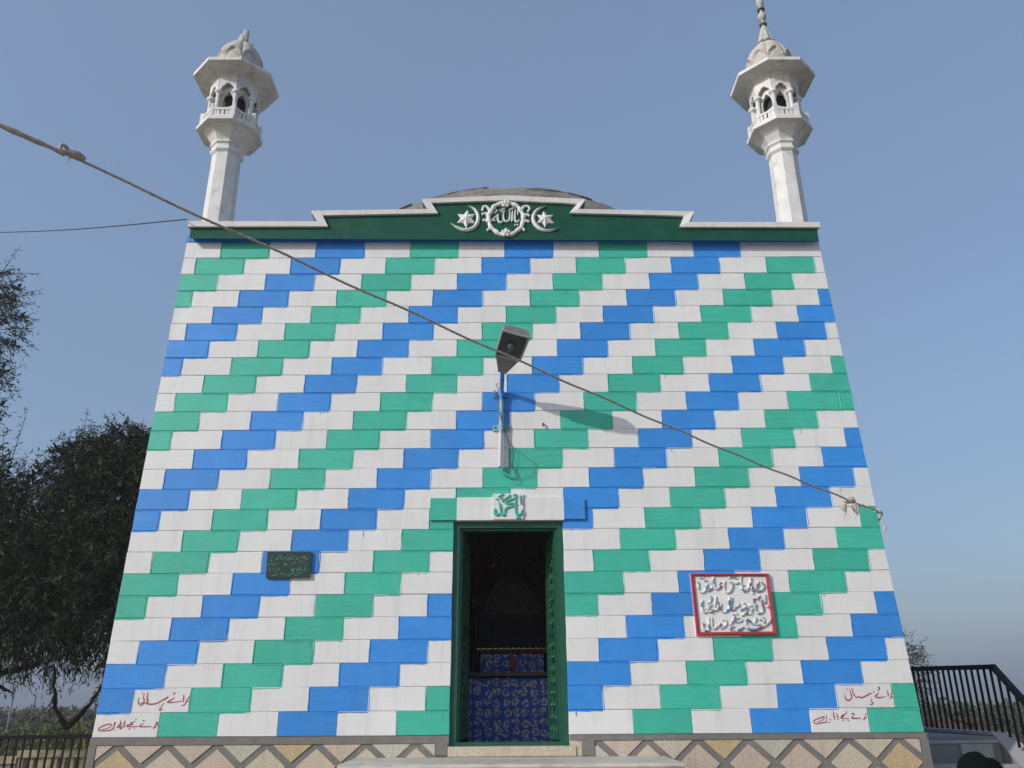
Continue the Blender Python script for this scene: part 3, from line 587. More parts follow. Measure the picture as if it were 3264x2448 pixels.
def clip(poly, a, b, c):            # keep a*x+b*y<=c
    out = []
    for i in range(len(poly)):
        p, q = poly[i], poly[(i + 1) % len(poly)]
        dp, dq = a * p[0] + b * p[1] - c, a * q[0] + b * q[1] - c
        if dp <= 0: out.append(p)
        if dp * dq < 0:
            t = dp / (dp - dq); out.append((p[0] + (q[0] - p[0]) * t, p[1] + (q[1] - p[1]) * t))
    return out
pan_m = [M['stone_cream'], M['stone_grey'], M['stone_pink'], M['stone_ochre']]
def panels(c0, step, lim0, lim1, vtop, half, seed):
    r = random.Random(seed)
    s = .040                        # half thickness of the lattice strips, measured along u
    k0 = int((lim0 - c0) / step) - 2
    for row in range(0, 3):
        for k in range(k0, k0 + 14):
            cx = c0 + step * (k + (.5 if row % 2 == 0 else 0)); cy = vtop - half * row
            hx, hy = step / 2 - s, half - s * half / (step / 2)
            poly = [(cx + hx, cy), (cx, cy + hy), (cx - hx, cy), (cx, cy - hy)]
            for cl in ((-1, 0, -lim0), (1, 0, lim1), (0, 1, vtop - .004), (0, -1, .9)):
                poly = clip(poly, *cl)
                if len(poly) < 3: break
            if len(poly) < 3: continue
            ar = abs(sum(poly[i][0] * poly[(i + 1) % len(poly)][1] - poly[(i + 1) % len(poly)][0] * poly[i][1] for i in range(len(poly)))) / 2
            if ar < .004: continue
            ctr = (sum(p[0] for p in poly) / len(poly), sum(p[1] for p in poly) / len(poly))
            mb = MB()
            a = [FA(*p, .0) for p in poly]; h = .013 + r.uniform(-.0015, .0015)
            b = [FA(ctr[0] + (p[0] - ctr[0]) * .985, ctr[1] + (p[1] - ctr[1]) * .985, h) for p in poly]
            n = len(poly)
            mb.add(a + b, [tuple(range(n, 2 * n))] + [(i, (i + 1) % n, n + (i + 1) % n, n + i) for i in range(n)])
            sub(mb.build('terrazzo_panel', pan_m[3] if any(abs(cx - a_) < .12 and row == b_ for a_, b_ in ((-3.18, 1), (-1.70, 0), (2.05, 0), (3.58, 1))) else r.choices(pan_m[:3], (4, 3, 3))[0]), plinth)
panels(-3.178, .428, edge_l(-.3) + .066, -.45, -.070, .178, 5)
panels(1.392, .437, .935, edge_r(-.3) - .07, -.055, .190, 6)
w = MB(); slab(DOOR_L - .008, DOOR_R + .050, -.176, DOOR_B - .004, -TH, .022); slab(DOOR_R + .004, DOOR_R + .105, -.176, -.0575, -.003, .0105); slab(-.337, DOOR_L - .009, -.17, -.071, -.003, .010)
P(w.build('door_sill', M['stone_cream']))

# ---- parapet with its stepped outline, moulding and stucco emblem
PN = .10
outer = [(-3.292, 5.186), (-1.882, 5.181), (-1.963, 5.319), (-.677, 5.339), (-.748, 5.471), (.170, 5.517), (1.066, 5.467), (.983, 5.336), (2.259, 5.302), (2.192, 5.164), (3.628, 5.160)]
inner = [(-3.292, 5.124), (-1.764, 5.124), (-1.834, 5.266), (-.566, 5.292), (-.645, 5.428), (.160, 5.462), (.975, 5.415), (.883, 5.292), (2.145, 5.252), (2.082, 5.108), (3.628, 5.100)]
pbody = [(-3.262, 4.990)] + [(x + (.02 if i == 0 else -.02 if i == len(outer) - 1 else 0), y - .012) for i, (x, y) in enumerate(outer)] + [(3.596, 4.944)]
w = MB()
def cap(poly, n, m=0):
    vs = [FA(*p, n) for p in poly]; w.add(vs, [tuple(range(len(vs)))], m)
# build the body as strips (the outline is not convex): triangulated by blender's ngon filling
nb = len(pbody)
pa_ = [FA(*p, PN) for p in pbody]
pb_ = [FA(p[0], 5.16 if i in (0, nb - 1) else p[1], -.18) for i, p in enumerate(pbody)]
w.add(pa_ + pb_, [tuple(range(nb)), tuple(reversed(range(nb, 2 * nb)))] + [(i, (i + 1) % nb, nb + (i + 1) % nb, nb + i) for i in range(nb - 1)])
w.add([pa_[nb - 1], pa_[0], pb_[0], pb_[nb - 1]], [(0, 1, 2, 3)], 1)
parapet = P(w.build('parapet', [M['parapet'], M['blue']]))
w = MB()
for i in range(len(outer) - 1):
    a, b, c, d = inner[i], inner[i + 1], outer[i + 1], outer[i]
    e = .042
    v = [FA(*a, PN - .004), FA(*b, PN - .004), FA(*c, -.20), FA(*d, -.20), FA(*a, PN + e * .75), FA(*b, PN + e * .75), FA(*c, PN + e), FA(*d, PN + e)]
    w.add(v, [(4, 5, 6, 7), (0, 1, 5, 4), (7, 6, 2, 3), (2, 1, 0, 3)])
    if i == 0: w.add([v[0], v[4], v[7], v[3]], [(0, 1, 2, 3)])
    if i == len(outer) - 2: w.add([v[1], v[5], v[6], v[2]], [(0, 1, 2, 3)])
sub(w.build('moulding', M['mould']), parapet)
mm = lambda p: (p[0] * .001, p[1] * .001)
c, ex, ey = [mm(p) for p in EMBLEM['ring']]
rx, ry = ex[0] - c[0], ey[1] - c[1]
w = MB(); NR = 48
ringpts = []
for k in range(NR):
    a = 2 * math.pi * k / NR
    wob = 1 + .02 * math.sin(9 * a)
    ringpts.append((c[0] + rx * math.cos(a) * wob, c[1] + ry * math.sin(a) * wob, .024 + .004 * math.sin(14 * a)))
rings = []
for k, (x, y, rad) in enumerate(ringpts):
    a = 2 * math.pi * k / NR; dx, dy = math.cos(a), math.sin(a)
    rings.append([FA(x + dx * rad * math.cos(t), y + dy * rad * math.cos(t), PN + .004 + rad * .95 * math.sin(t)) for t in [math.pi * i / 6 for i in range(7)]])
for k in range(NR):
    A, B = rings[k], rings[(k + 1) % NR]
    w.add(A + B, [(i, i + 1, 7 + i + 1, 7 + i) for i in range(6)])
sub(w.build('wreath_ring', M['mould'], smooth=True), parapet)
for k, (crl) in enumerate(EMBLEM['curls']):
    w = MB(); pts = smooth_pts([mm(p) for p in crl], 4); n = len(pts)
    w.tube([FA(x, y, PN + .006) for x, y in pts], [.017 - .005 * i / n for i in range(n)], 8)
    x, y = pts[-1]; w.ball(FA(x, y, PN + .008), .016, 8, 5)
    sub(w.build('curl', M['mould'], smooth=True), parapet)
for f in EMBLEM['flowers']:
    x, y = mm(f); w = MB()
    w.ball(FA(x, y, PN + .03), .02, 8, 5)
    for i in range(5):
        a = 2 * math.pi * i / 5 + .3
        w.ball(FA(x + .033 * math.cos(a), y + .033 * math.sin(a), PN + .018), .023, 8, 5)
    sub(w.build('flower', M['mould'], smooth=True), parapet)
for oc, ic in EMBLEM['crescents']:
    o_, i_ = smooth_pts([mm(p) for p in oc], 4), smooth_pts([mm(p) for p in ic], 4)
    rings = []
    for (xo, yo), (xi, yi) in zip(o_, i_):
        mx, my = (xo + xi) / 2, (yo + yi) / 2
        rings.append([FA(xo, yo, PN - .002), FA(xo, yo, PN + .012), FA(mx, my, PN + .028), FA(xi, yi, PN + .012), FA(xi, yi, PN - .002)])
    w = MB(); w.loft(rings, 0, False, False, closed=False)
    sub(w.build('crescent', M['mould']), parapet)
for ce, tips in EMBLEM['stars']:
    cx, cy = mm(ce); tp = [mm(t) for t in tips]; pts = []
    for i, t in enumerate(tp):
        u = tp[(i + 1) % 6]
        mx, my = (t[0] + u[0]) / 2, (t[1] + u[1]) / 2
        pts += [t, (cx + (mx - cx) * .62, cy + (my - cy) * .62)]
    w = MB(); v = [FA(cx, cy, PN + .042)] + [FA(*p, PN + .010) for p in pts] + [FA(*p, PN - .002) for p in pts]
    w.add(v, [(0, 1 + i, 1 + (i + 1) % 12) for i in range(12)] + [(1 + i, 13 + i, 13 + (i + 1) % 12, 1 + (i + 1) % 12) for i in range(12)])
    sub(w.build('star', M['mould']), parapet)
sub(strokes('lettering', TEXT['allah'], PN, .020, M['mould'], None), parapet)
# side and rear parapets, plain
w = MB()
w.box(edge_l(5) - .06, edge_l(5) + .19, .34, DEPTH - .1, 4.987, 5.17); w.box(edge_r(5) - .19, edge_r(5) + .06, .34, DEPTH - .1, 4.987, 5.15)
w.box(edge_l(5) + .20, edge_r(5) - .20, DEPTH - .35, DEPTH - .1, 4.987, 5.16)
P(w.build('side_parapet', M['parapet']))

# ---- rough concrete dome behind the parapet
w = MB(); RD, ZC = 3.85, 3.47
rngd = random.Random(3)
rows = []
for i in range(23):
    z = 5.0 + (ZC + RD - 5.0) * math.sin(i / 22 * math.pi / 2)
    rr = math.sqrt(max(0.0004, RD * RD - (z - ZC) ** 2))
    rows.append([(.22 + (rr + rngd.uniform(-.022, .022)) * math.cos(2 * math.pi * k / 72), 3.7 + (rr + rngd.uniform(-.012, .012)) * math.sin(2 * math.pi * k / 72), z + rngd.uniform(-.022, .022)) for k in range(72)])
w.loft(rows, 0, True, True)
dome = P(w.build('dome', M['concrete'], smooth='full'))
# broken lips of render on the dome
for k in range(26):
    a = rngd.uniform(-2.5, -.6); ph = rngd.uniform(.86, 1.30)
    ctr = Vector((.22 + RD * math.cos(ph) * math.cos(a), 3.7 + RD * math.cos(ph) * math.sin(a), ZC + RD * math.sin(ph)))
    nrm = (ctr - Vector((.22, 3.7, ZC))).normalized(); t = nrm.cross(Vector((0, 0, 1))).normalized(); b = nrm.cross(t)
    L_, W_ = rngd.uniform(.15, .5), rngd.uniform(.03, .07)
    mb = MB(); pts = []
    NNp = 10
    top = []; bot = []
    for i in range(NNp):
        a2 = 2 * math.pi * i / NNp; rr = rngd.uniform(.7, 1.15)
        p_ = ctr + t * (L_ * math.cos(a2) * rr) + b * (W_ * math.sin(a2) * rr)
        d = (p_ - Vector((.22, 3.7, ZC))).normalized()
        bot.append(Vector((.22, 3.7, ZC)) + d * (RD - .02)); top.append(Vector((.22, 3.7, ZC)) + d * (RD + .028))
    mb.loft([bot, top], 0, False, True)
    sub(mb.build('render_patch', M['concrete']), dome)

# ---- door: frame, two open ornamental leaves
w = MB()
fw_ = .062
def dslab(u0, u1, v0, v1, n0, n1, m=0): slab(u0, u1, v0, v1, n0, n1, m, w)
dslab(DOOR_L + .001, DOOR_L + fw_, DOOR_B, DOOR_T - .002, -.14, -.020)
dslab(DOOR_R - fw_, DOOR_R - .001, DOOR_B, DOOR_T - .002, -.14, -.020)
dslab(DOOR_L + fw_ + .001, DOOR_R - fw_ - .001, DOOR_T - fw_, DOOR_T - .002, -.14, -.021)
dslab(DOOR_L + fw_ + .001, DOOR_R - fw_ - .001, DOOR_B, DOOR_B + .03, -.14, -.021)
dslab(DOOR_L + fw_ + .001, DOOR_L + fw_ + .022, DOOR_B + .031, DOOR_T - fw_ - .001, -.14, -.055)
dslab(DOOR_R - fw_ - .022, DOOR_R - fw_ - .001, DOOR_B + .031, DOOR_T - fw_ - .001, -.14, -.055)
dslab(DOOR_L + fw_ + .023, DOOR_R - fw_ - .023, DOOR_T - fw_ - .022, DOOR_T - fw_ - .001, -.14, -.056)
P(w.build('door_frame', M['door_green']))
w = MB()      # plastered reveals
dslab(DOOR_L - .0005, DOOR_L + .012, DOOR_B, DOOR_T - .003, -TH, -.141); dslab(DOOR_R - .012, DOOR_R + .0005, DOOR_B, DOOR_T - .003, -TH, -.141)
P(w.build('door_reveal', M['room']))
def leaf(hx, ang, sgn):
    """leaf hinged at hx on the inner side, swung into the room; local x runs from the hinge"""
    def T(x, y, z):
        ca, sa = math.cos(ang), math.sin(ang)
        return (hx + sgn * (x * ca) - sgn * (y * sa) * 1.0, .15 + x * sa + y * ca, z)
    Wd, z0, z1 = .445, DOOR_B + .035, DOOR_T - .09
    w = MB()
    for (a, b, c, d) in ((0, .045, z0, z1), (Wd - .045, Wd, z0, z1), (.0455, Wd - .0455, z0, z0 + .06), (.0455, Wd - .0455, z1 - .05, z1), (.0455, Wd - .0455, .86, .91)):
        w.box(a, b, -.018, .018, c, d, 0, T)
    lf = P(w.build('door_leaf', M['door_green']))
    g = MB(); r = random.Random(11)
    for zc in [z0 + .10 + .105 * i for i in range(17)]:
        if zc > z1 - .06: break
        for xc in (.105, .2225, .34):
            s = 1 if (int(zc * 100) % 2) else -1
            pts = []
            for i in range(11):
                a = s * i / 10 * 2.1 * math.pi; rr = .048 * (1 - .07 * i)
                pts.append(T(xc + rr * math.cos(a), 0, zc + rr * math.sin(a)))
            g.tube(pts, .0065, 5)
            g.ball(T(xc, 0, zc), .012, 6, 4)
    for xc in (.163, .2815): g.tube([T(xc, 0, z0 + .06), T(xc, 0, z1 - .05)], .006, 5)
    sub(g.build('scroll_grille', M['door_green']), lf)
leaf(DOOR_R - .075, R_(82), -1)
leaf(DOOR_L + .075, R_(84), 1)
print('blocks', n_block)

# ------------------------------------------------------------------ steps in front of the door
steps = empty('entrance_steps', (.2, -.5, -1.4)); tag(steps, 'pale marble steps leading up to the green door', 'steps')
def keep(o, par):
    o.parent = par; o.matrix_parent_inverse = Matrix.Translation(-par.location); return o
for k in range(6):
    z1 = -.18 - .2 * k; y0 = -.92 - .32 * k
    w = MB()
    xa, xb = -1.085 - .0 * k, 1.49
    yb_ = -.022 if k == 0 else y0 + .36
    # tread with a rounded nosing
    prof = [(yb_, z1), (y0 + .03, z1), (y0 + .008, z1 - .008), (y0, z1 - .022), (y0 + .008, z1 - .036), (y0 + .02, z1 - .042), (yb_, z1 - .042)]
    w.loft([[(x, y, z) for y, z in prof] for x in (xa - .03, xb + .03)], 0)
    keep(w.build('tread', M['marble']), steps)
    w = MB(); w.box(xa, xb, y0 + .035, (-.025 if k == 0 else y0 + .355), z1 - .2 if k < 5 else -1.42, z1 - .043)
    keep(w.build('riser', M['marble']), steps)

# ------------------------------------------------------------------ grave inside
grave = empty('grave', (.215, 1.9, -.097)); tag(grave, 'stepped grave under blue floral cloth seen through the doorway', 'grave')
def cloth_box(x0, x1, y0, y1, z0, z1, name, m, seed):
    r = random.Random(seed); w = MB(); N = 16
    per = [(x0 + (x1 - x0) * i / N, y0) for i in range(N)] + [(x1, y0 + (y1 - y0) * i / N) for i in range(N)] + [(x1 - (x1 - x0) * i / N, y1) for i in range(N)] + [(x0, y1 - (y1 - y0) * i / N) for i in range(N)]
    rings = []
    for q, z in enumerate((z0, z0 + (z1 - z0) * .5, z1 - .02, z1)):
        k = (1.0, .992, .985, .96)[q]
        rings.append([((x0 + x1) / 2 + (x - (x0 + x1) / 2) * k + (.008 * math.sin(i * 1.9) * (1.2 - q * .4)), (y0 + y1) / 2 + (y - (y0 + y1) / 2) * k + .010 * math.sin(i * 2.3 + 1) * (1.2 - q * .4), z) for i, (x, y) in enumerate(per)])
    w.loft(rings, 0, True, True)
    return keep(w.build(name, m, smooth=True), grave)
cloth_box(-.205, .645, .84, 2.9, -.096, .50, 'grave_cloth', M['cloth'], 1)
w = MB(); w.box(-.23, .67, .80, 2.95, .502, .535); keep(w.build('grave_slab', M['darkwood']), grave)
cloth_box(-.10, .56, 1.10, 2.75, .537, .735, 'upper_cloth', M['cloth'], 2)
w = MB(); w.box(-.13, .59, 1.08, 2.78, .737, .765); keep(w.build('upper_slab', M['velvet']), grave)
w = MB(); w.box(.205, .255, 1.06, 1.094, .58, .69); keep(w.build('red_ribbon', M['redflower']), grave)
# gilded trim draped along the slab
w = MB()
for i in range(60):
    x = -.12 + .70 * i / 59; w.ball((x, 1.07, .772 + .004 * math.sin(i * 1.3)), .007, 6, 4, 0 if i % 5 else 1)
keep(w.build('tinsel_trim', [M['gold'], M['silver']]), grave)
head = empty('headstone', (.23, 3.0, -.097)); tag(head, 'scalloped pale headstone at the back of the dark chamber', 'headstone')
w = MB(); w.box(-.22, .68, 2.96, 3.30, -.096, 1.30); keep(w.build('pedestal', M['darkwood']), head)
lobe = []
for i in range(41):
    t = i / 40; x = -.36 + .72 * t
    base = .44 * (1 - abs(2 * t - 1) ** 2.2)
    lobe.append((x, 1.32 + base + .035 * abs(math.sin(t * math.pi * 5))))
w = MB(); w.prism([(.36, 1.30)] + lobe[::-1] + [(-.36, 1.30)], 3.0, 3.14, lambda a, b, z: (a + .23, z, b)); keep(w.build('scalloped_slab', M['headstone']), head)
for k, s in enumerate((.82, .62, .42)):
    w = MB(); w.tube([((x) * s + .23, 2.985 - .012 * k, 1.30 + (z - 1.30) * s) for x, z in lobe], .014, 6); keep(w.build('carved_rib', M['headstone'], smooth=True), head)
gar = empty('tinsel_garland', (.23, 2.7, .77)); tag(gar, 'arched garland of gold and silver tinsel over the headstone', 'garland')
w = MB(); r = random.Random(4); fl_ = MB()
for i in range(420):
    t = r.uniform(.0, 1.0); a = math.pi * (1.05 - 1.1 * t)
    rad = .54 + r.gauss(0, .03)
    c = Vector((.23 + rad * .92 * math.cos(a), 2.72 + r.gauss(0, .03), 1.36 + rad * 1.05 * math.sin(a) * (1 if math.sin(a) > 0 else 1.6)))
    d = Vector((r.gauss(0, 1), r.gauss(0, 1), r.gauss(0, 1))).normalized() * r.uniform(.012, .03); e = Vector((r.gauss(0, 1), r.gauss(0, 1), r.gauss(0, 1))).normalized() * .006
    w.add([c - d, c + e, c + d, c - e], [(0, 1, 2, 3)], r.choices((0, 1, 2), (4, 2, 2))[0])
keep(w.build('tinsel', [M['gold'], M['silver'], M['velvet']], recalc=False), gar)['kind'] = 'stuff'
for i, t in enumerate((.18, .33)):
    a = math.pi * (1.05 - 1.1 * t); w = MB()
    for q in range(9): w.ball((.23 + .52 * math.cos(a) + r.gauss(0, .03), 2.68 + r.gauss(0, .02), 1.36 + .55 * math.sin(a) + r.gauss(0, .03)), .028, 6, 4)
    keep(w.build('red_flower', M['redflower'], smooth=True), gar)
sg = empty('red_garland', (.9, 2.4, 2.1)); tag(sg, 'string of dark red flowers hanging at right inside the doorway', 'garland')
w = MB()
for i in range(34): w.ball((.80 + .02 * math.sin(i * .9), 2.35 + .02 * math.cos(i * 1.7), 2.15 - i * .045), .026, 6, 4)
keep(w.build('flower_string', M['redflower'], smooth=True), sg)

# ------------------------------------------------------------------ minarets
def octa(Rr, z, rot=R_(22.5)):
    return [(Rr * math.cos(rot + k * math.pi / 4), Rr * math.sin(rot + k * math.pi / 4), z) for k in range(8)]
AP = math.cos(math.pi / 8)
def minaret(x, y, label, broken, seed):
    base = 4.985
    root = empty('minaret', (x, y, base)); tag(root, label, 'minaret', 'minarets on the roof corners')
    r = random.Random(seed)
    z = lambda a: a - base
    def add(mb, name, m='minaret', smooth=False): 
        o = mb.build(name, M[m], root, smooth); return o
    w = MB(); w.loft([octa(.195, z(4.985)), octa(.195, z(5.06)), octa(.176, z(5.09)), octa(.166, z(6.43))]); add(w, 'shaft')
    w = MB(); w.loft([octa(.172, z(6.40)), octa(.195, z(6.425)), octa(.195, z(6.45)), octa(.182, z(6.47)), octa(.182, z(6.50)), octa(.205, z(6.52)), octa(.205, z(6.54)), octa(.19, z(6.55))]); add(w, 'collar')
    w = MB(); w.loft([octa(.185, z(6.545)), octa(.205, z(6.58)), octa(.245, z(6.635)), octa(.30, z(6.68)), octa(.315, z(6.70)), octa(.36, z(6.708))]); add(w, 'corbel')
    w = MB(); w.loft([octa(.36, z(6.708)), octa(.388, z(6.712)), octa(.388, z(6.757)), octa(.30, z(6.76))]); add(w, 'balcony_slab')
    # balustrade: eight pierced panels
    RB = .338
    for k in range(8):
        a0, a1 = R_(22.5) + k * math.pi / 4, R_(22.5) + (k + 1) * math.pi / 4
        p0, p1 = Vector((RB * math.cos(a0), RB * math.sin(a0), 0)), Vector((RB * math.cos(a1), RB * math.sin(a1), 0))
        t = (p1 - p0); Ln = t.length; t.normalize(); nn = Vector((math.cos((a0 + a1) / 2), math.sin((a0 + a1) / 2), 0))
        T = lambda s, b, h, p0=p0, t=t, nn=nn: tuple(p0 + t * s + nn * b + Vector((0, 0, h)))
        w = MB(); zb = z(6.76)
        w.box(0.003, Ln - .003, -.016, .016, zb, zb + .035, 0, T)
        # top rail sweeps up towards the corners
        N = 8
        def up(s): return zb + .135 + .05 * (abs(2 * s / Ln - 1) ** 3)
        ring = []
        for i in range(N + 1):
            s = .003 + (Ln - .006) * i / N
            ring.append([T(s, -.018, zb + .105), T(s, .018, zb + .105), T(s, .018, up(s)), T(s, -.018, up(s))])
        w.loft(ring)
        for i in range(5):
            s = Ln * (i + .5) / 5
            hw = .016 if 0 < i < 4 else .026
            s = max(hw + .004, min(Ln - hw - .004, s if 0 < i < 4 else (hw + .004 if i == 0 else Ln - hw - .004)))
            w.box(s - hw, s + hw, -.013, .013, zb + .034, zb + .106, 0, T)
        add(w, 'balustrade')
        w = MB(); w.box(-.020, .020, -.020, .020, z(6.761), z(6.955), 0, lambda a, b, c, p0=p0: (p0.x + a, p0.y + b, c)); add(w, 'balustrade_post')
    RC = .272
    for k in range(8):
        a = R_(22.5) + k * math.pi / 4
        c = (RC * math.cos(a), RC * math.sin(a), 0)
        w = MB(); w.lathe([(.036, z(6.761)), (.036, z(6.80)), (.027, z(6.82)), (.026, z(7.14)), (.030, z(7.155)), (.050, z(7.172)), (.053, z(7.195)), (.042, z(7.215)), (.034, z(7.222))], 10, 0, c); add(w, 'column', smooth=True)
    # cusped arches between the columns and the inner drum with arched openings
    def archwall(Rr, z0, z1, th, half, zs, zp, name, cusp):
        for k in range(8):
            a0, a1 = R_(22.5) + k * math.pi / 4, R_(22.5) + (k + 1) * math.pi / 4
            p0, p1 = Vector((Rr * math.cos(a0), Rr * math.sin(a0), 0)), Vector((Rr * math.cos(a1), Rr * math.sin(a1), 0))
            t = (p1 - p0); Ln = t.length; t.normalize(); nn = Vector((math.cos((a0 + a1) / 2), math.sin((a0 + a1) / 2), 0))
            T = lambda s, h, b, p0=p0, t=t, nn=nn: tuple(p0 + t * s + nn * b + Vector((0, 0, h)))
            m_ = Ln / 2
            N = 10
            arch = []
            for i in range(N + 1):
                f = i / N; s = m_ - half + 2 * half * f
                q = 1 - abs(2 * f - 1)
                hgt = zs + (zp - zs) * (math.sin(q * math.pi / 2) ** .75 if q < .85 else 1 * (math.sin(.85 * math.pi / 2) ** .75 + (q - .85) * 1.2))
                if cusp: hgt -= .018 * abs(math.sin(f * math.pi * 3)) * (1 if .12 < f < .88 else 0)
                arch.append((s, hgt))
            w = MB()
            for i in range(N):
                (s0, h0), (s1, h1) = arch[i], arch[i + 1]
                w.hexa([T(s0, h0, th), T(s1, h1, th), T(s1, h1, -th), T(s0, h0, -th), T(s0, z1, th), T(s1, z1, th), T(s1, z1, -th), T(s0, z1, -th)])
            e = .002
            w.box(e, m_ - half, z0, z1, -th, th, 0, lambda s, h, b: T(s, h, b)); w.box(m_ + half, Ln - e, z0, z1, -th, th, 0, lambda s, h, b: T(s, h, b))
            add(w, name)
    archwall(.285, z(7.215), z(7.44), .014, .076, z(7.225), z(7.315), 'cusped_arch', True)
    archwall(.220, z(6.762), z(7.44), .016, .064, z(7.10), z(7.215), 'inner_wall', False)
    w = MB(); w.loft([octa(.19, z(7.22)), octa(.19, z(7.44))]); add(w, 'drum_ceiling')
    w = MB(); w.loft([octa(.150, z(6.762)), octa(.150, z(7.221))]); add(w, 'added_shade_core', 'core_shade')  # added core, coloured near-black so the arched openings look shaded
    # octagonal eave
    w = MB(); w.loft([octa(.27, z(7.43)), octa(.305, z(7.425)), octa(.325, z(7.462)), octa(.40, z(7.474)), octa(.405, z(7.462)), octa(.512, z(7.480)), octa(.515, z(7.522)), octa(.40, z(7.575)), octa(.27, z(7.64))]); add(w, 'eave')
    # lobed dome: eight petals whose caps overhang
    w = MB(); NS, NZ = 96, 26; rows = []
    for i in range(NZ + 1):
        f = i / NZ; zz = 7.585 + .565 * f
        pr_ = .292 * math.sqrt(max(.0012, 1 - (max(0, f - .22) / .78) ** 2.15)) * (1 + .05 * math.sin(min(1, f * 1.6) * math.pi))
        row = []
        for k in range(NS):
            th = 2 * math.pi * k / NS
            lob = abs(math.cos(4 * (th - R_(22.5)) + 0))
            petal = math.cos(4 * (th - 0)) * .5 + .5         # 1 in the middle of a petal
            rr = pr_ * (1 - .10 * (1 - math.sqrt(max(0, abs(math.cos(4 * th))))))
            rr = pr_ * (.90 + .10 * math.sqrt(abs(math.sin(4 * th + math.pi / 2))))
            ang = ((th + math.pi / 8) % (math.pi / 4)) / (math.pi / 4)      # 0..1 across one petal
            hood = .22 + .30 * math.sin(math.pi * ang) ** .7
            if f < hood: rr *= .93 - .05 * math.sin(math.pi * ang)
            row.append((rr * math.cos(th), rr * math.sin(th), z(zz)))
        rows.append(row)
    w.loft(rows, 0, False, True); dm = add(w, 'ribbed_dome', 'minaret_dome', True)
    # petals under the finial
    def petal_(a, l, lift, m='minaret_dome'):
        d = Vector((math.cos(a), math.sin(a), 0)); s = Vector((-math.sin(a), math.cos(a), 0)); zt = Vector((0, 0, 1))
        o_ = Vector((0, 0, z(8.135)))
        cen = [o_ + d * .02, o_ + d * (l * .55) + zt * (.012 + lift * .3), o_ + d * l + zt * lift]
        wd = (.045, .05, .012)
        top = [[c + s * k, c + zt * .012, c - s * k, c - zt * .012] for c, k in zip(cen, wd)]
        w = MB(); w.loft(top); add(w, 'finial_petal', m)
    if broken:
        petal_(R_(185), .145, .045); petal_(R_(-20), .16, -.03); petal_(R_(80), .10, .0); petal_(R_(-95), .08, .01)
        w = MB(); w.lathe([(.075, z(8.15)), (.070, z(8.20)), (.062, z(8.25)), (.052, z(8.28))], 9); w.lathe([(.036, z(8.2)), (.040, z(8.30)), (.034, z(8.36)), (.012, z(8.375))], 7, 0, (.035, -.02, 0)); add(w, 'finial_stump', 'minaret_dome')
    else:
        for k in range(6): petal_(R_(20 + 60 * k), .115, .03)
        w = MB(); N = 24; rows = []
        for f in [i / 8 for i in range(9)]:
            rr = .082 * (1 - f) ** .9 + .026
            rows.append([(rr * (1 - .14 * abs(math.sin(4 * 2 * math.pi * k / N / 2 * 2))) * math.cos(2 * math.pi * k / N), rr * (1 - .14 * abs(math.sin(8 * math.pi * k / N))) * math.sin(2 * math.pi * k / N), z(8.17 + .28 * f)) for k in range(N)])
        w.loft(rows); add(w, 'finial_base', 'minaret_dome', True)
        w = MB(); w.lathe([(.024, z(8.44)), (.022, z(8.55)), (.045, z(8.575)), (.055, z(8.61)), (.050, z(8.64)), (.026, z(8.67)), (.020, z(8.72)), (.020, z(8.77)), (.040, z(8.80)), (.052, z(8.86)), (.046, z(8.92)), (.022, z(8.97)), (.014, z(9.10)), (.004, z(9.25))], 12); add(w, 'finial_spindle', 'minaret_dome', True)
        for zz in (8.482, 8.735): 
            w = MB(); w.lathe([(.024, z(zz - .014)), (.050, z(zz - .008)), (.050, z(zz + .008)), (.024, z(zz + .014))], 14); add(w, 'finial_ring', 'plinth_grey')
    return root
minaret(-3.185, .55, 'white minaret with broken finial stump above the left corner of the parapet', True, 1)
minaret(3.545, .55, 'white minaret with tall intact spindle finial above the right corner of the parapet', False, 2)

# ------------------------------------------------------------------ wall lamp
lamp = empty('wall_lamp', FA(.122, 2.41, .0)); tag(lamp, 'grey street lamp head on a patchy blue and white pole clamped above the door', 'lamp')
w = MB()
pp = [FA(.115, 2.40, .055), FA(.120, 2.6, .055), FA(.127, 2.9, .055), FA(.129, 3.14, .055), FA(.130, 3.20, .070), (.134, -.02, 3.25), (.138, -.11, 3.290), (.141, -.24, 3.318)]
pp = smooth_pts(pp[:4], 2) + pp[4:]
w.tube(pp, .0225, 12); keep(w.build('pole', M['pole'], smooth=True), lamp)
for vv_, m in ((3.175, 'blue'), (2.815, 'galv')):
    w = MB(); uu = .128
    w.tube([FA(uu, vv_ - .028, .055), FA(uu, vv_ + .028, .055)], .028, 12)
    slab(uu - .085, uu - .028, vv_ - .030, vv_ + .030, BLK, .026, 0, w); slab(uu + .028, uu + .085, vv_ - .030, vv_ + .030, BLK, .026, 0, w)
    cl = keep(w.build('clamp', M[m]), lamp)
    for s in (-.062, .062):
        w = MB(); w.tube([FA(uu + s, vv_ + .004, .024), FA(uu + s, vv_ + .004, .036)], .009, 6); b_ = w.build('bolt', M['wire_grey']); sub(b_, cl)
A0, A1 = Vector((.141, -.235, 3.315)), Vector((.278, -.720, 3.525))
ax = (A1 - A0); LL = ax.length; ax.normalize()
dn = Vector((-.10, -.48, -.87)); dn = (dn - ax * dn.dot(ax)).normalized(); sd = ax.cross(dn).normalized()
if sd.x < 0: sd = -sd
def LP(t, s, d): return A0 + ax * (t * LL) + sd * s + dn * d
st = [(-.02, .042, .020, .045), (.05, .050, .030, .055), (.36, .112, .035, .075), (.42, .124, .035, .080), (.92, .138, .035, .075), (1.0, .124, .030, .050)]
rings = []
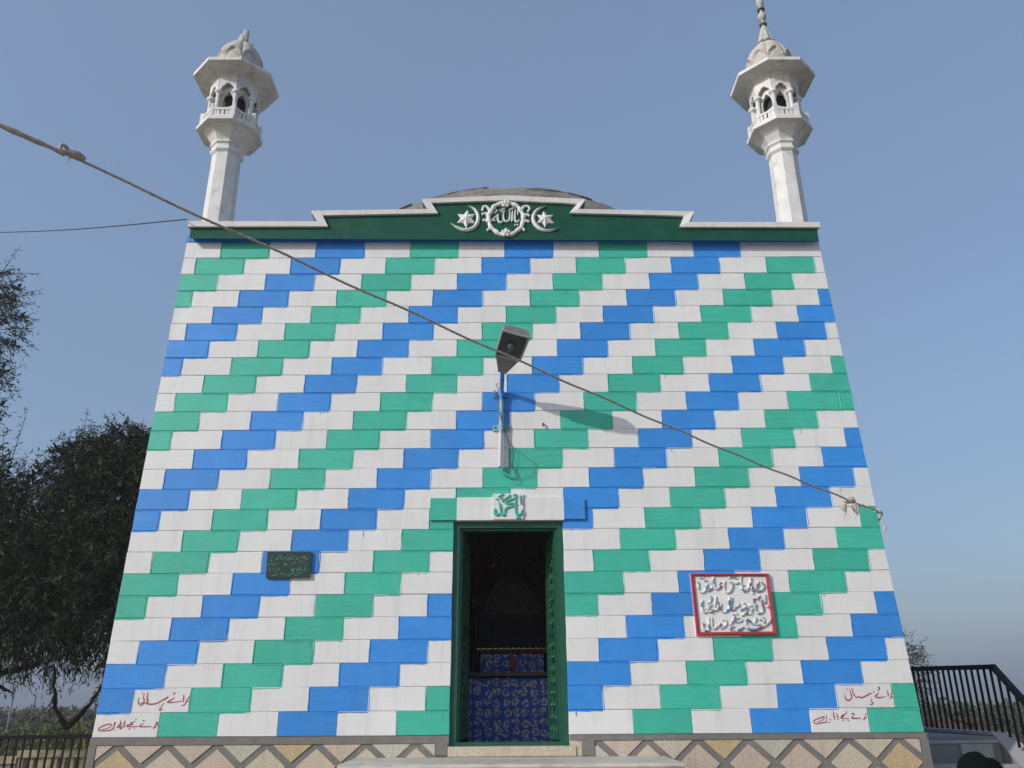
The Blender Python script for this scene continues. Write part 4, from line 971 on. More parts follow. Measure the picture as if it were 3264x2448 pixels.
for t, hw, lo, hi in st:
    rings.append([LP(t, -hw, lo), LP(t, hw, lo), LP(t, hw * 1.0, -hi * .35), LP(t, hw * .72, -hi), LP(t, -hw * .72, -hi), LP(t, -hw * 1.0, -hi * .35)])
w = MB(); w.loft(rings)
# rim round the lens
def bar(p, q, r0): w.tube([p, q], r0, 6)
rim = [(.40, -.122), (.40, .122), (.985, .130), (.985, -.130)]
lens = empty  # placeholder name kept local
hd = keep(w.build('lamp_head', M['lamp_grey']), lamp)
w = MB()
for i in range(4):
    t0, s0 = rim[i]; t1, s1 = rim[(i + 1) % 4]; w.tube([LP(t0, s0, .040), LP(t1, s1, .040)], .011, 6)
sub(w.build('lens_rim', M['cement_light']), hd)
w = MB(); a = [LP(.41, -.112, .0365), LP(.41, .112, .0365), LP(.975, .120, .0365), LP(.975, -.120, .0365)]
w.add(a, [(0, 1, 2, 3)]); sub(w.build('reflector', M['lamp_dark'], recalc=False), hd)
w = MB(); c0 = LP(.70, -.005, .044); w.ball(c0, .040, 12, 8); w.tube([LP(.70, -.005, .044), LP(.52, -.005, .044)], [.03, .014], 8); sub(w.build('bulb', M['lamp_bulb'], smooth=True), hd)
# loose wires round the pole
wires = [[FA(.10, 3.30, .03), FA(.075, 3.26, .05), FA(.10, 3.22, .06), FA(.07, 3.16, .04), FA(.09, 3.10, .07), FA(.10, 2.99, .082), FA(.13, 2.88, .085), FA(.16, 2.78, .06), FA(.20, 2.66, .03), FA(.23, 2.55, .025), FA(.22, 2.43, .022), FA(.27, 2.36, .03), FA(.24, 2.29, .022), FA(.14, 2.34, .03)],
         [FA(.16, 2.80, .06), FA(.22, 2.64, .03), FA(.36, 2.52, .024), FA(.47, 2.42, .024), FA(.42, 2.33, .022), FA(.26, 2.29, .022), FA(.17, 2.37, .024)],
         [FA(.20, 2.66, .03), FA(.28, 2.55, .025), FA(.27, 2.38, .022), FA(.32, 2.24, .022), FA(.25, 2.25, .022)],
         [FA(.05, 3.22, .03), FA(.09, 3.17, .06), FA(.06, 3.12, .05), FA(.10, 3.13, .06)]]
for i, wr in enumerate(wires):
    w = MB(); w.tube(smooth_pts(wr, 4), (.0040, .0016, .0016, .005)[i], 5); keep(w.build('loose_wire', M['wire_grey']), lamp)
w = MB(); w.tube([FA(.545, 2.86, BLK - .01), FA(.548, 2.858, .035), FA(.545, 2.83, .038)], .010, 6)
peg = w.build('iron_peg', M['wire_grey']); tag(peg, 'small dark iron peg in the white block right of the lamp pole', 'peg')

# ------------------------------------------------------------------ plaques
pq = empty('red_bordered_plaque', FA(2.25, .81, .0)); tag(pq, 'white plaque with thick red border and raised multicoloured lettering', 'plaque')
w = MB(); w.prism([(1.893, .811), (2.624, .814), (2.619, 1.366), (1.886, 1.370)], .008, .024, FA); keep(w.build('slab', M['white']), pq)
ob = [(1.893, .811), (2.624, .814), (2.619, 1.366), (1.886, 1.370)]; ib = [(1.927, .843), (2.592, .846), (2.588, 1.338), (1.920, 1.341)]
w = MB()
for i in range(4):
    a, b, c_, d = ob[i], ob[(i + 1) % 4], ib[(i + 1) % 4], ib[i]
    v = [FA(*a, .023), FA(*b, .023), FA(*c_, .023), FA(*d, .023)] + [FA(*(a[k] + (d[k] - a[k]) * .25 for k in (0, 1)), .044), FA(*(b[k] + (c_[k] - b[k]) * .25 for k in (0, 1)), .044), FA(*(c_[k] + (b[k] - c_[k]) * .2 for k in (0, 1)), .040), FA(*(d[k] + (a[k] - d[k]) * .2 for k in (0, 1)), .040)]
    w.add(v, [(4, 5, 6, 7), (0, 1, 5, 4), (2, 3, 7, 6)])
keep(w.build('border', M['red']), pq)
pick = lambda r: r.choices((0, 1, 2, 3, 4), (8, 2.2, 2, 2.2, 4))[0]
for i, key in enumerate(('plaque_line_one', 'plaque_line_two', 'plaque_line_three')):
    keep(strokes('lettering', TEXT[key], .024, .016, [M['white'], M['l_red'], M['l_blue'], M['l_green'], M['l_grey']], None, seed=i + 5, pick=pick, wmul=.82), pq)
gq = empty('green_plaque', FA(-1.86, 1.345, .0)); tag(gq, 'small dark green stone plaque with worn lettering on the left wall', 'plaque')
w = MB(); w.prism([(-2.056, 1.347), (-1.651, 1.347), (-1.656, 1.587), (-2.066, 1.588)], .006, .040, FA, 0, 1); keep(w.build('slab', [M['plaque_green'], M['lamp_grey']]), gq)
keep(strokes('lettering', TEXT['green_plaque_text'], .0405, .0008, M['plaque_letter'], None, flat=True, wmul=1.25), gq)['kind'] = 'stuff'

# ------------------------------------------------------------------ rope and cable
rope = empty('rope', (3.75, -.03, 1.92)); tag(rope, 'long weathered rope stretched across the facade to the right wall corner', 'rope')
RT, RL = Vector((3.752, -.035, 1.920)), Vector((-1.692, -5.30, 2.255))
def rp(t):
    p = RT + (RL - RT) * t
    return p - Vector((0, 0, .055 * math.sin(math.pi * min(1, t)) if t < 1 else 0)) + Vector((0, 0, .004 * math.sin(t * 61)))
def strand(mb, ts, rad, turns, lobes=3, sides=12):
    pts = [rp(t) for t in ts]; n = len(pts); rings = []
    for i, p in enumerate(pts):
        t = (pts[min(i + 1, n - 1)] - pts[max(i - 1, 0)]).normalized()
        a = t.cross(Vector((0, 0, 1))).normalized(); b = t.cross(a)
        rr = rad(ts[i]); ph = ts[i] * turns
        rings.append([p + (a * math.cos(q) + b * math.sin(q)) * rr * (1 + .17 * math.cos(lobes * (q - ph))) for q in [2 * math.pi * k / sides for k in range(sides)]])
    mb.loft(rings)
w = MB(); strand(w, [i / 520 * .972 for i in range(521)], lambda t: .0078 - .0026 * t, 420); keep(w.build('rope_line', M['rope'], smooth='full'), rope)
w = MB(); strand(w, [.970 + i / 120 * .33 for i in range(121)], lambda t: .0098 + .0012 * math.sin(t * 300), 260, 2); keep(w.build('doubled_rope', M['rope'], smooth='full'), rope)
w = MB(); kc = rp(.968); dr = (RL - RT).normalized()
pts = [kc + dr * (.045 * math.cos(a) - .01) + Vector((0, 0, 1)) * (.016 + .013 * math.sin(a * 2)) + Vector((.3, -.6, 0)) * .018 * math.sin(a * 3) for a in [i * .42 for i in range(16)]]
w.tube(pts, .0075, 8); w.ball(kc - dr * .012 + Vector((0, 0, .012)), .019, 10, 6, 0, (1.3, 1, .9)); w.tube([kc, kc + Vector((.004, 0, -.016)), kc + Vector((.002, 0, -.034))], [.003, .002, .0008], 5)
keep(w.build('knot', M['rope'], smooth=True), rope)
rr_ = random.Random(5)
def rag(p, l, seed):
    r = random.Random(seed); w = MB(); rings = []
    for i in range(7):
        f = i / 6; wd = (.010, .016, .024, .028, .026, .016, .004)[i]
        c = p + Vector((.010 * math.sin(i + seed), -.012 * f, -l * f))
        rings.append([c + Vector((wd * math.cos(a), .5 * wd * math.sin(a), .006 * math.sin(3 * a + i))) for a in [2 * math.pi * k / 8 for k in range(8)]])
    w.loft(rings); w.tube([p + Vector((0, 0, -l)), p + Vector((-.012, 0, -l - .045))], [.004, .001], 5)
    return w
kp = rp(.092)
w = MB(); w.ball(kp, .034, 10, 6, 0, (1.8, 1, .9)); w.ball(kp + Vector((.03, 0, .012)), .024, 8, 5); keep(w.build('knot', M['rope'], smooth=True), rope)
keep(rag(kp + Vector((-.050, 0, -.01)), .105, 1).build('rag', M['rope'], smooth=True), rope)
keep(rag(kp + Vector((.045, 0, -.01)), .125, 2).build('rag', M['rope'], smooth=True), rope)
for t, s in ((.060, .020), (.045, .016), (.010, .026)):
    w = MB(); w.ball(rp(t), s, 8, 5, 0, (1.6, 1, .8)); keep(w.build('knot', M['rope'], smooth=True), rope)
w = MB(); w.tube(smooth_pts([tuple(RT), (3.766, .02, 1.90), (3.770, .15, 1.86), (3.775, .4, 1.80)], 5), .010, 8); w.ball((3.770, .0, 1.775), .020, 8, 5, 0, (.7, 1, 1.6)); w.tube([(3.766, .02, 1.90), (3.768, .0, 1.84), (3.770, .0, 1.78)], .005, 6); keep(w.build('rope_tail', M['rope'], smooth=True), rope)
w = MB()
c0, c1 = Vector((-3.285, -.05, 5.175)), Vector((-8.102, 4.0, 7.499))
cp = [c0 + (c1 - c0) * (i / 30) - Vector((0, 0, .035 * math.sin(math.pi * i / 30))) for i in range(31)]
w.tube(cp, .0065, 6); cb = w.build('black_cable', M['wire']); tag(cb, 'thin black cable running from the left parapet corner to the left', 'cable')

# ------------------------------------------------------------------ ground and terraces
w = MB()
def gz(x, y):
    d = max(0.0, math.hypot(x - 0, (y - 1) * .9) - 11.0)
    h = -1.42 - 1.5 * min(1, d / 8.0)
    if d < 60: h += .06 * math.sin(x * .9) * math.cos(y * .7) * min(1, d / 4)
    return h
gx = [-4000, -1500, -600, -250, -120, -70, -45] + [-32 + 2 * i for i in range(33)] + [45, 70, 120, 250, 600, 1500, 4000]
vs = [(x, y, gz(x, y)) for y in gx for x in gx]; n = len(gx)
w.add(vs, [(j * n + i, j * n + i + 1, (j + 1) * n + i + 1, (j + 1) * n + i) for j in range(n - 1) for i in range(n - 1)])
g = w.build('ground', M['earth'], smooth='full', recalc=False); tag(g, kind='structure')

# stair beside the right flank of the tomb
w = MB(); w.box(3.90, 5.02, 1.06, 4.2, -1.43, -.085); land = w.build('stair_landing', M['cement']); tag(land, kind='structure')
st_ = empty('side_steps', (4.5, .6, -1.4)); tag(st_, 'grey cement steps beside the right flank of the tomb', 'steps')
for k in range(6):
    z1 = -.115 - .205 * k; y0 = 1.02 - .26 * k
    w = MB(); w.box(3.90, 5.02, y0 + .012, (1.055 if k == 0 else y0 + .262), -1.43 if k == 5 else z1 - .205 - .03, z1 - .032); keep(w.build('riser', M['cement']), st_)
    w = MB(); w.box(3.89, 5.025, y0, (1.058 if k == 0 else y0 + .264), z1 - .030, z1); keep(w.build('tread', M['cement_light']), st_)
w = MB(); w.box(4.62, 4.93, .999 + .0, 1.031, -.315, -.150); keep(w.build('mortar_patch', M['cement_light']), st_)
# stringer wall carrying the rail
w = MB()
prof = [(4.2, -.075), (1.125, -.078), (.80, -.295), (-.45, -1.14), (-.45, -1.43), (4.2, -1.43)]
w.loft([[(x, y, z) for y, z in prof] for x in (5.03, 5.20)]); sw = keep(w.build('stringer', M['cement']), st_)
w = MB(); top = [(4.2, -.0745), (1.125, -.0775), (.80, -.2945), (-.45, -1.1395)]
w.loft([[(x, y, z) for y, z in top] + [(x, y, z + .03) for y, z in reversed(top)] for x in (5.015, 5.215)]); sub_o = keep(w.build('coping', M['cement_light']), st_)

def railing(name, pts, base_z, spacing, label, hbar=.9, base_pts=None):
    root = empty(name, tuple(pts[0][:2]) + (base_z[0],)); tag(root, label, 'railing')
    w = MB()
    for a, b in zip(pts, pts[1:]):
        a, b = Vector(a), Vector(b); d = (b - a).normalized(); s = d.cross(Vector((0, 0, 1))).normalized(); u = s.cross(d)
        e = d * .012
        pr4 = [s * .026 + u * .024, s * -.026 + u * .024, s * -.026 - u * .024, s * .026 - u * .024]
        w.loft([[a - e + q for q in pr4], [b + e + q for q in pr4]])
    keep(w.build('top_rail', M['rail']), root)
    acc = 0.0; first = None
    for i, (a, b) in enumerate(zip(pts, pts[1:])):
        a, b = Vector(a), Vector(b); L0 = (Vector((b.x, b.y, 0)) - Vector((a.x, a.y, 0))).length; k = 0
        n = max(1, round(L0 / spacing))
        for k in range(n):
            f = (k + .5) / n; p = a + (b - a) * f; zb = base_z[i] + (base_z[i + 1] - base_z[i]) * f
            w = MB(); w.box(p.x - .0095, p.x + .0095, p.y - .0095, p.y + .0095, zb, p.z - .02); keep(w.build('bar', M['rail']), root)
    return root
railing('stair_railing', [(5.115, 4.1, .64), (5.115, 2.749, .61), (5.115, 1.04, .566), (5.115, -.40, -.57)], [-.05, -.05, -.05, -1.08], .124, 'black metal railing descending beside the side steps at right')
railing('terrace_railing', [(-13.4, 4.0, -.155), (-4.3, 4.0, -.118)], [-.98, -.98], .104, 'black metal railing left of the tomb in front of the trees')
w = MB(); w.box(-13.6, -4.2, 3.85, 4.15, -1.45, -.97); k_ = w.build('terrace_kerb', M['cement']); tag(k_, kind='structure')

# pale slotted concrete wall beyond the left railing
def palisade(x0, x1, y, top, label):
    root = empty('slotted_wall', ((x0 + x1) / 2, y, gz(x0, y))); tag(root, label, 'wall')
    r = random.Random(int(x0 * 10))
    w = MB(); w.box(x0 - .03, x1 + .03, y - .11, y + .11, top - .12, top); keep(w.build('cap', M['paling']), root)
    x = x0
    while x < x1:
        ww = r.uniform(.06, .11); w = MB(); w.box(x, min(x1, x + ww), y - .06 + r.uniform(-.02, .02), y + .06, -3.0, top - .121); keep(w.build('upright', M['paling']), root)
        x += ww + r.uniform(.03, .10)
palisade(-8.80, -7.62, 9.0, -.505, 'longer pale slotted concrete wall behind the left railing')
palisade(-10.2, -9.02, 9.3, -.625, 'pale concrete wall piece at the left frame edge behind the railing')
w = MB(); w.tube([(-26.38, 40, -3), (-26.38, 40, 1.25)], [.055, .045], 8)
po = w.build('utility_pole', M['cement']); tag(po, 'thin pale pole far away under the left tree', 'pole')

# ------------------------------------------------------------------ vegetation
def leafy(name, seeds, mats, parent, n_leaf, leaf_len, leaf_w, droop, seed, m_pick=None):
    """seeds: list of (origin, direction, length) twigs; slender leaves set along each"""
    r = random.Random(seed); vs = []; fs = []; mi = []
    g3 = lambda: Vector((r.gauss(0, 1), r.gauss(0, 1), r.gauss(0, 1)))
    for o, d, L0 in seeds:
        m = m_pick(r) if m_pick else 0
        k = n_leaf
        for i in range(k):
            f = (i + r.random()) / k
            p = o + d * (L0 * f) + Vector((0, 0, -droop * L0 * f * f))
            dr_ = (d * .9 + g3() * .55 + Vector((0, 0, -droop * .9))).normalized()
            s = dr_.cross(g3()).normalized()
            l = leaf_len * r.uniform(.6, 1.25); ww = leaf_w * r.uniform(.7, 1.3)
            b = len(vs)
            vs += [p, p + dr_ * (l * .45) + s * ww, p + dr_ * l, p + dr_ * (l * .45) - s * ww]
            fs.append((b, b + 1, b + 2, b + 3)); mi.append(m)
    me = bpy.data.meshes.new(name); me.from_pydata([tuple(v) for v in vs], [], fs)
    for mm_ in mats: me.materials.append(mm_)
    me.polygons.foreach_set('material_index', mi); me.update()
    o = bpy.data.objects.new(name, me); COL.objects.link(o); keep(o, parent); return o

def crown_twigs(r, lumps, per, L0, inner=.35):
    out = []
    for (c, rad) in lumps:
        c = Vector(c)
        for _ in range(int(per * (rad[0] * rad[1] * rad[2]) ** .67)):
            v = Vector((r.gauss(0, 1), r.gauss(0, 1), r.gauss(0, 1))).normalized()
            q = r.uniform(inner, 1.0) ** .6
            p = c + Vector((v.x * rad[0], v.y * rad[1], v.z * rad[2])) * q
            d = (v + Vector((r.gauss(0, .5), r.gauss(0, .5), r.gauss(0, .5)))).normalized()
            out.append((p, d, L0 * r.uniform(.6, 1.3)))
    return out
def limb(mb, a, b, r0, r1, r, k=7, wob=.06):
    a, b = Vector(a), Vector(b); L0 = (b - a).length
    pts = [a + (b - a) * (i / k) + Vector((r.gauss(0, 1), r.gauss(0, 1), r.gauss(0, .5))) * (wob * L0 * (0 if i in (0, k) else 1)) * .35 for i in range(k + 1)]
    mb.tube(pts, [r0 + (r1 - r0) * i / k for i in range(k + 1)], 8); return pts

def tree(name, label, base, lumps, trunk_top, leafm, per, L0, n_leaf, ll, lw, droop, seed, tr=.22, dense=None, sprigs=(), group=None):
    r = random.Random(seed); root = empty(name, base); tag(root, label, 'tree', group)
    w = MB(); limb(w, base, trunk_top, tr, tr * .7, r, 8)
    for (c, rad) in lumps:
        pts = limb(w, trunk_top, c, tr * .45, tr * .10, r, 6, .10)
        for _ in range(5):
            v = Vector((r.gauss(0, 1), r.gauss(0, 1), r.gauss(0, 1))).normalized()
            limb(w, pts[r.randint(2, 5)], Vector(c) + Vector((v.x * rad[0], v.y * rad[1], v.z * rad[2])) * .8, tr * .12, tr * .02, r, 5, .12)
    keep(w.build('trunk', M['bark'], smooth=True), root)
    tw = crown_twigs(r, lumps, per, L0)
    leafy('crown', tw, leafm, root, n_leaf, ll, lw, droop, seed + 1, (lambda q: 0 if q.random() < .75 else 1) if len(leafm) > 1 else None)
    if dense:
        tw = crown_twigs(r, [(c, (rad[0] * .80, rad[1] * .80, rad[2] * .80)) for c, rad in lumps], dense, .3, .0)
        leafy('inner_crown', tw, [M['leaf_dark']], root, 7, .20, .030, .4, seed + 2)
    if sprigs:
        tw = []; w = MB()
        for p, d, l in sprigs:
            p, d = Vector(p), Vector(d).normalized(); 
            for i in range(int(l / .07)):
                q = p + d * (i * .07); side = (Vector((r.gauss(0, 1), r.gauss(0, .6), r.gauss(0, .6))) + d * .6).normalized()
                tw.append((q, side, .05))
            w.tube([p - d * .4, p + d * l], [.010, .003], 5)
        keep(w.build('twigs', M['bark']), root)['kind'] = 'stuff'
        leafy('sprig_leaves', tw, leafm, root, 2, ll, lw, .3, seed + 3)
    return root

LD, LO = M['leaf_dark'], M['leaf_olive']
lumpsA = [((-9.2, 8.6, 3.15), (2.4, 2.2, 1.75)), ((-7.3, 8.2, 4.0), (1.4, 1.6, 1.35)), ((-7.0, 8.4, 2.3), (1.6, 1.7, 1.5)), ((-10.8, 8.4, 3.0), (1.9, 2.0, 2.0)), ((-8.4, 8.0, 2.12), (1.9, 1.7, 1.3)),
          ((-6.1, 8.6, 3.2), (1.3, 1.4, 1.7)), ((-10.9, 8.2, 4.5), (1.1, 1.2, 1.0)), ((-7.5, 8.4, 5.0), (.8, .9, .6)), ((-8.15, 8.3, 4.75), (.75, .8, .65)), ((-10.0, 8.0, 1.95), (1.5, 1.4, 1.1)), ((-12.0, 9.0, 2.8), (1.6, 1.8, 1.8)), ((-6.9, 8.3, 5.0), (.6, .7, .5))]
rs = random.Random(21)
spr = [((-8.6 + i * .23 + rs.uniform(-.1, .1), 8.0 + rs.uniform(-.3, .5), 5.05 + .25 * math.sin(i * 1.3)), (rs.uniform(-.35, .35), rs.uniform(-.2, .2), 1), rs.uniform(.35, .75)) for i in range(10)]
spr += [((-9.55, 8.0, 4.9), (.1, 0, 1), 1.0), ((-9.75, 8.0, 4.8), (-.15, 0, 1), .7), ((-7.0, 8.0, 5.1), (.8, 0, .6), .7), ((-6.7, 8.0, 4.7), (.9, 0, .3), .8)]
for i in range(34):
    x = rs.uniform(-11, -6.2); spr.append(((x, 7.6 + rs.uniform(-.3, .8), .95 + .3 * math.sin(x * 2.2)), (rs.uniform(-.5, .5), rs.uniform(-.2, .2), -1), rs.uniform(.3, .7)))
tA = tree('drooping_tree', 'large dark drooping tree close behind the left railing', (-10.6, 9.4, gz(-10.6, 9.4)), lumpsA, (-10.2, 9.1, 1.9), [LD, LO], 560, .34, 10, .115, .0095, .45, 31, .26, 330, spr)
w = MB()     # the forked bough hanging in a V below the crown
r = random.Random(8)
limb(w, (-7.95, 7.9, .95), (-7.78, 7.9, .20), .022, .03, r, 6, .05); limb(w, (-7.78, 7.9, .20), (-7.52, 7.9, -.10), .032, .06, r, 5, .04); limb(w, (-7.52, 7.9, -.10), (-7.16, 7.9, .30), .06, .028, r, 5, .05); limb(w, (-7.16, 7.9, .30), (-6.85, 7.9, .95), .026, .016, r, 6, .05)
limb(w, (-9.6, 7.9, 1.1), (-8.9, 7.9, .62), .06, .04, r, 6, .08); limb(w, (-8.9, 7.9, .62), (-8.6, 7.9, .48), .04, .012, r, 4, .08); limb(w, (-10.4, 7.9, .9), (-9.0, 7.9, .72), .07, .05, r, 6, .08)
limb(w, (-9.0, 7.9, .75), (-8.2, 7.9, .98), .06, .05, r, 6, .08)
keep(w.build('hanging_bough', M['bark'], smooth=True), tA)
tw = [(Vector((-7.52, 7.9, -.12)) + Vector((r.gauss(0, .12), r.gauss(0, .08), r.gauss(0, .08))), Vector((r.gauss(0, .6), r.gauss(0, .4), -1)).normalized(), .14) for _ in range(26)]
for (a, b) in (((-7.95, 7.9, .95), (-7.78, 7.9, .20)), ((-7.16, 7.9, .30), (-6.85, 7.9, .95)), ((-9.4, 7.9, 1.0), (-8.3, 7.9, .75)), ((-10.4, 7.9, .9), (-9.0, 7.9, .72))):
    for _ in range(40):
        f = r.random(); tw.append((Vector(a) + (Vector(b) - Vector(a)) * f, Vector((r.gauss(0, .6), r.gauss(0, .5), -.8)).normalized(), .12))
leafy('bough_leaves', tw, [LD], tA, 4, .10, .010, .4, 77)

lumpsB = [((-11.05, 8.4, 7.95), (.75, 1.0, .62)), ((-11.0, 8.4, 6.85), (.62, .9, .42)), ((-11.4, 8.4, 8.9), (.7, .9, .5)), ((-12.6, 8.6, 7.6), (1.4, 1.4, 1.5)), ((-11.05, 8.2, 6.0), (.8, .9, .55)), ((-11.6, 8.3, 7.2), (.9, 1.0, .9))]
spr = []
for i in range(22):
    z = rs.uniform(5.9, 9.2); spr.append(((-10.75 + rs.uniform(-.3, .2), 8.4 + rs.uniform(-.3, .3), z), (1, 0, rs.uniform(-.3, .6)), rs.uniform(.3, .95)))
spr += [((-10.95, 8.4, 9.1), (.4, 0, 1), .8), ((-10.6, 8.4, 8.6), (1, 0, .25), .7), ((-10.6, 8.4, 7.8), (1, 0, .05), .7)]
tree('tall_sparse_tree', 'tall thin-leaved tree reaching into the sky at the left frame edge', (-13.0, 9.0, gz(-13, 9)), lumpsB, (-12.8, 8.8, 4.6), [LO, LD], 520, .30, 9, .12, .011, .3, 51, .2, 60, spr)
FAR = M['leaf_far']
tree('hazy_small_tree', 'small sparse grey-green tree beyond the right railing', (12.6, 20.5, gz(12.6, 20.5)), [((12.7, 20.5, 1.15), (1.05, 1.0, .8)), ((12.3, 20.5, .5), (1.3, 1.0, .8)), ((12.9, 20.4, 1.75), (.75, .6, .55))], (12.5, 20.5, -.6), [FAR, M['leaf_olive']], 330, .40, 8, .11, .014, .2, 61, .10, None,
     [((13.2, 20.3, 1.5 + .15 * i), (1, 0, .5 - .2 * i), .6) for i in range(4)])

# scrub: a mass of low bushes nobody could count
def scrub(name, label, spots, mats, seed, leaf_len, lw, n):
    r = random.Random(seed); tw = []
    for (x, y, zt, rad) in spots:
        zb = gz(x, y); hgt = zt - zb
        for _ in range(n):
            v = Vector((r.gauss(0, 1), r.gauss(0, 1), abs(r.gauss(0, 1)))).normalized()
            p = Vector((x, y, zb)) + Vector((v.x * rad, v.y * rad, v.z * hgt)) * r.uniform(.55, 1) ** .5
            tw.append((p, (v + Vector((0, 0, .4))).normalized(), .3))
    root = empty(name, (spots[0][0], spots[0][1], gz(spots[0][0], spots[0][1])))
    tag(root, label, 'scrub', kind='stuff')
    o = leafy('foliage', tw, mats, root, 4, leaf_len, lw, .1, seed, lambda q: q.choices(range(len(mats)), [3, 2, 1][:len(mats)])[0])
    o['kind'] = 'stuff'
r = random.Random(91)
spots = []
for _ in range(150):
    y = r.uniform(13, 34); x = -y * r.uniform(.42, .86) - 2.2
    spots.append((x, y, -.55 - .012 * (34 - y) + r.uniform(-.35, .30) + (.45 if x > -.52 * y - 2 else 0), r.uniform(1.0, 1.9)))
scrub('green_scrub', 'green scrubland below the left tree', spots, [M['leaf_scrub'], M['leaf_olive'], M['leaf_dry']], 92, .20, .045, 55)
spots = []
for _ in range(120):
    y = r.uniform(45, 110); x = -y * r.uniform(.40, .85) - 2; spots.append((x, y, -.35 + .010 * y * r.uniform(-.3, .75), r.uniform(2, 4)))
for _ in range(60):
    y = r.uniform(40, 110); x = y * r.uniform(.45, .85) + 2; spots.append((x, y, -.1 + .010 * y * r.uniform(-.8, .7), r.uniform(2, 4)))
scrub('far_scrub', 'distant hazy bushes along the horizon', spots, [M['leaf_far']], 93, .32, .10, 90)
spots = []
for _ in range(46):
    y = r.uniform(9, 20); x = .62 * y + r.uniform(1.0, 6.0); spots.append((x, y, -.1 + r.uniform(-.7, .25) - .05 * max(0, x - .7 * y), r.uniform(.5, 1.1)))
scrub('roadside_scrub', 'olive and rusty bushes seen through the right railing', spots, [M['leaf_olive'], M['leaf_scrub'], M['leaf_dry']], 94, .12, .028, 60)
# heap of broken bricks beyond the right railing
heap = empty('brick_heap', (8.3, 7.6, gz(8.3, 7.6))); tag(heap, 'heap of broken terracotta bricks behind the right railing', 'bricks')
r = random.Random(17)
w = MB(); rows = []
for rr, zz in ((1.6, -1.6), (1.3, -.95), (.9, -.45), (.35, -.15)): rows.append([(7.9 + rr * math.cos(a) * r.uniform(.9, 1.1), 7.6 + rr * math.sin(a) * r.uniform(.9, 1.1), zz + r.uniform(-.05, .05)) for a in [2 * math.pi * k / 14 for k in range(14)]])
w.loft(rows); keep(w.build('rubble_core', M['brick_earth']), heap)
bm_ = MB(); bm_.box(-.115, .115, -.055, .055, -.035, .035); b0 = bm_.build('brick', M['brick_earth']); first = True
for k in range(90):
    a = r.uniform(0, 2 * math.pi); f = r.uniform(.05, 1); rr = .3 + 1.25 * f; zz = -.12 - 1.25 * f + .05
    o = b0 if first else b0.copy()
    if not first: COL.objects.link(o)
    first = False
    o.parent = heap; o.matrix_parent_inverse = Matrix.Translation(-heap.location)
    o.location = (7.9 + rr * math.cos(a), 7.6 + rr * math.sin(a), zz + .06); o.rotation_euler = (r.uniform(-.6, .6), r.uniform(-.6, .6), r.uniform(0, 3))

# ------------------------------------------------------------------ person at the lower right, only the covered head reaches into view
per = empty('person', (2.95, -2.5, gz(2.95, -2.5))); tag(per, 'person with dark head covering, only top of head showing at bottom right', 'person')
gz0 = gz(2.95, -2.5); HH = -.030 - gz0            # standing height
def body():
    s = HH / 1.7
    J = {'pelvis': (0, 0, .92), 'waist': (0, .01, 1.08), 'chest': (0, .0, 1.30), 'neck': (0, .01, 1.44), 'skull': (0, -.01, 1.55), 'crown': (0, 0, 1.62),
         'hipL': (-.09, 0, .88), 'kneeL': (-.10, -.02, .48), 'ankL': (-.10, .02, .09), 'toeL': (-.11, -.13, .035), 'hipR': (.09, 0, .88), 'kneeR': (.10, -.03, .48), 'ankR': (.11, .01, .09), 'toeR': (.12, -.14, .035),
         'shL': (-.17, .0, 1.38), 'elL': (-.22, .03, 1.10), 'wrL': (-.21, -.06, .88), 'shR': (.17, .0, 1.38), 'elR': (.22, .03, 1.10), 'wrR': (.21, -.06, .88), 'paL': (-.21, -.075, .82), 'paR': (.21, -.075, .82)}
    rad = {'pelvis': .13, 'waist': .115, 'chest': .135, 'neck': .052, 'skull': .075, 'crown': .06, 'hipL': .09, 'kneeL': .06, 'ankL': .042, 'toeL': .032, 'hipR': .09, 'kneeR': .06, 'ankR': .042, 'toeR': .032, 'shL': .06, 'elL': .042, 'wrL': .03, 'shR': .06, 'elR': .042, 'wrR': .03, 'paL': .032, 'paR': .032}
    E = [('pelvis', 'waist'), ('waist', 'chest'), ('chest', 'neck'), ('neck', 'skull'), ('skull', 'crown')]
    for q in 'LR':
        E += [('pelvis', 'hip' + q), ('hip' + q, 'knee' + q), ('knee' + q, 'ank' + q), ('ank' + q, 'toe' + q), ('chest', 'sh' + q), ('sh' + q, 'el' + q), ('el' + q, 'wr' + q), ('wr' + q, 'pa' + q)]
        sx = -1 if q == 'L' else 1
        for i, (dx, dy, l) in enumerate(((-.026, -.02, .065), (-.010, -.012, .078), (.008, -.010, .082), (.024, -.006, .072))):
            a, b = 'f%d%s' % (i, q), 'g%d%s' % (i, q)
            J[a] = (J['pa' + q][0] + dx, J['pa' + q][1] + dy, J['pa' + q][2] - .04); J[b] = (J[a][0], J[a][1] - .018, J[a][2] - l * .55)
            rad[a] = .009; rad[b] = .008; E += [('pa' + q, a), (a, b)]
        J['t' + q] = (J['pa' + q][0] - sx * .038, J['pa' + q][1] - .03, J['pa' + q][2] - .012); rad['t' + q] = .010; E.append(('pa' + q, 't' + q))
    names = list(J); idx = {n: i for i, n in enumerate(names)}
    me = bpy.data.meshes.new('body'); me.from_pydata([tuple(c * s for c in J[n]) for n in names], [(idx[a], idx[b]) for a, b in E], [])
    o = bpy.data.objects.new('body', me); COL.objects.link(o)
    md = o.modifiers.new('skin', 'SKIN'); md.use_smooth_shade = True
    for n in names: me.skin_vertices[0].data[idx[n]].radius = (rad[n] * s, rad[n] * s)
    me.skin_vertices[0].data[idx['pelvis']].use_root = True
    sb = o.modifiers.new('sub', 'SUBSURF'); sb.levels = 1; sb.render_levels = 1
    me.materials.append(M['skin']); o.parent = per
    return s
s_ = body()
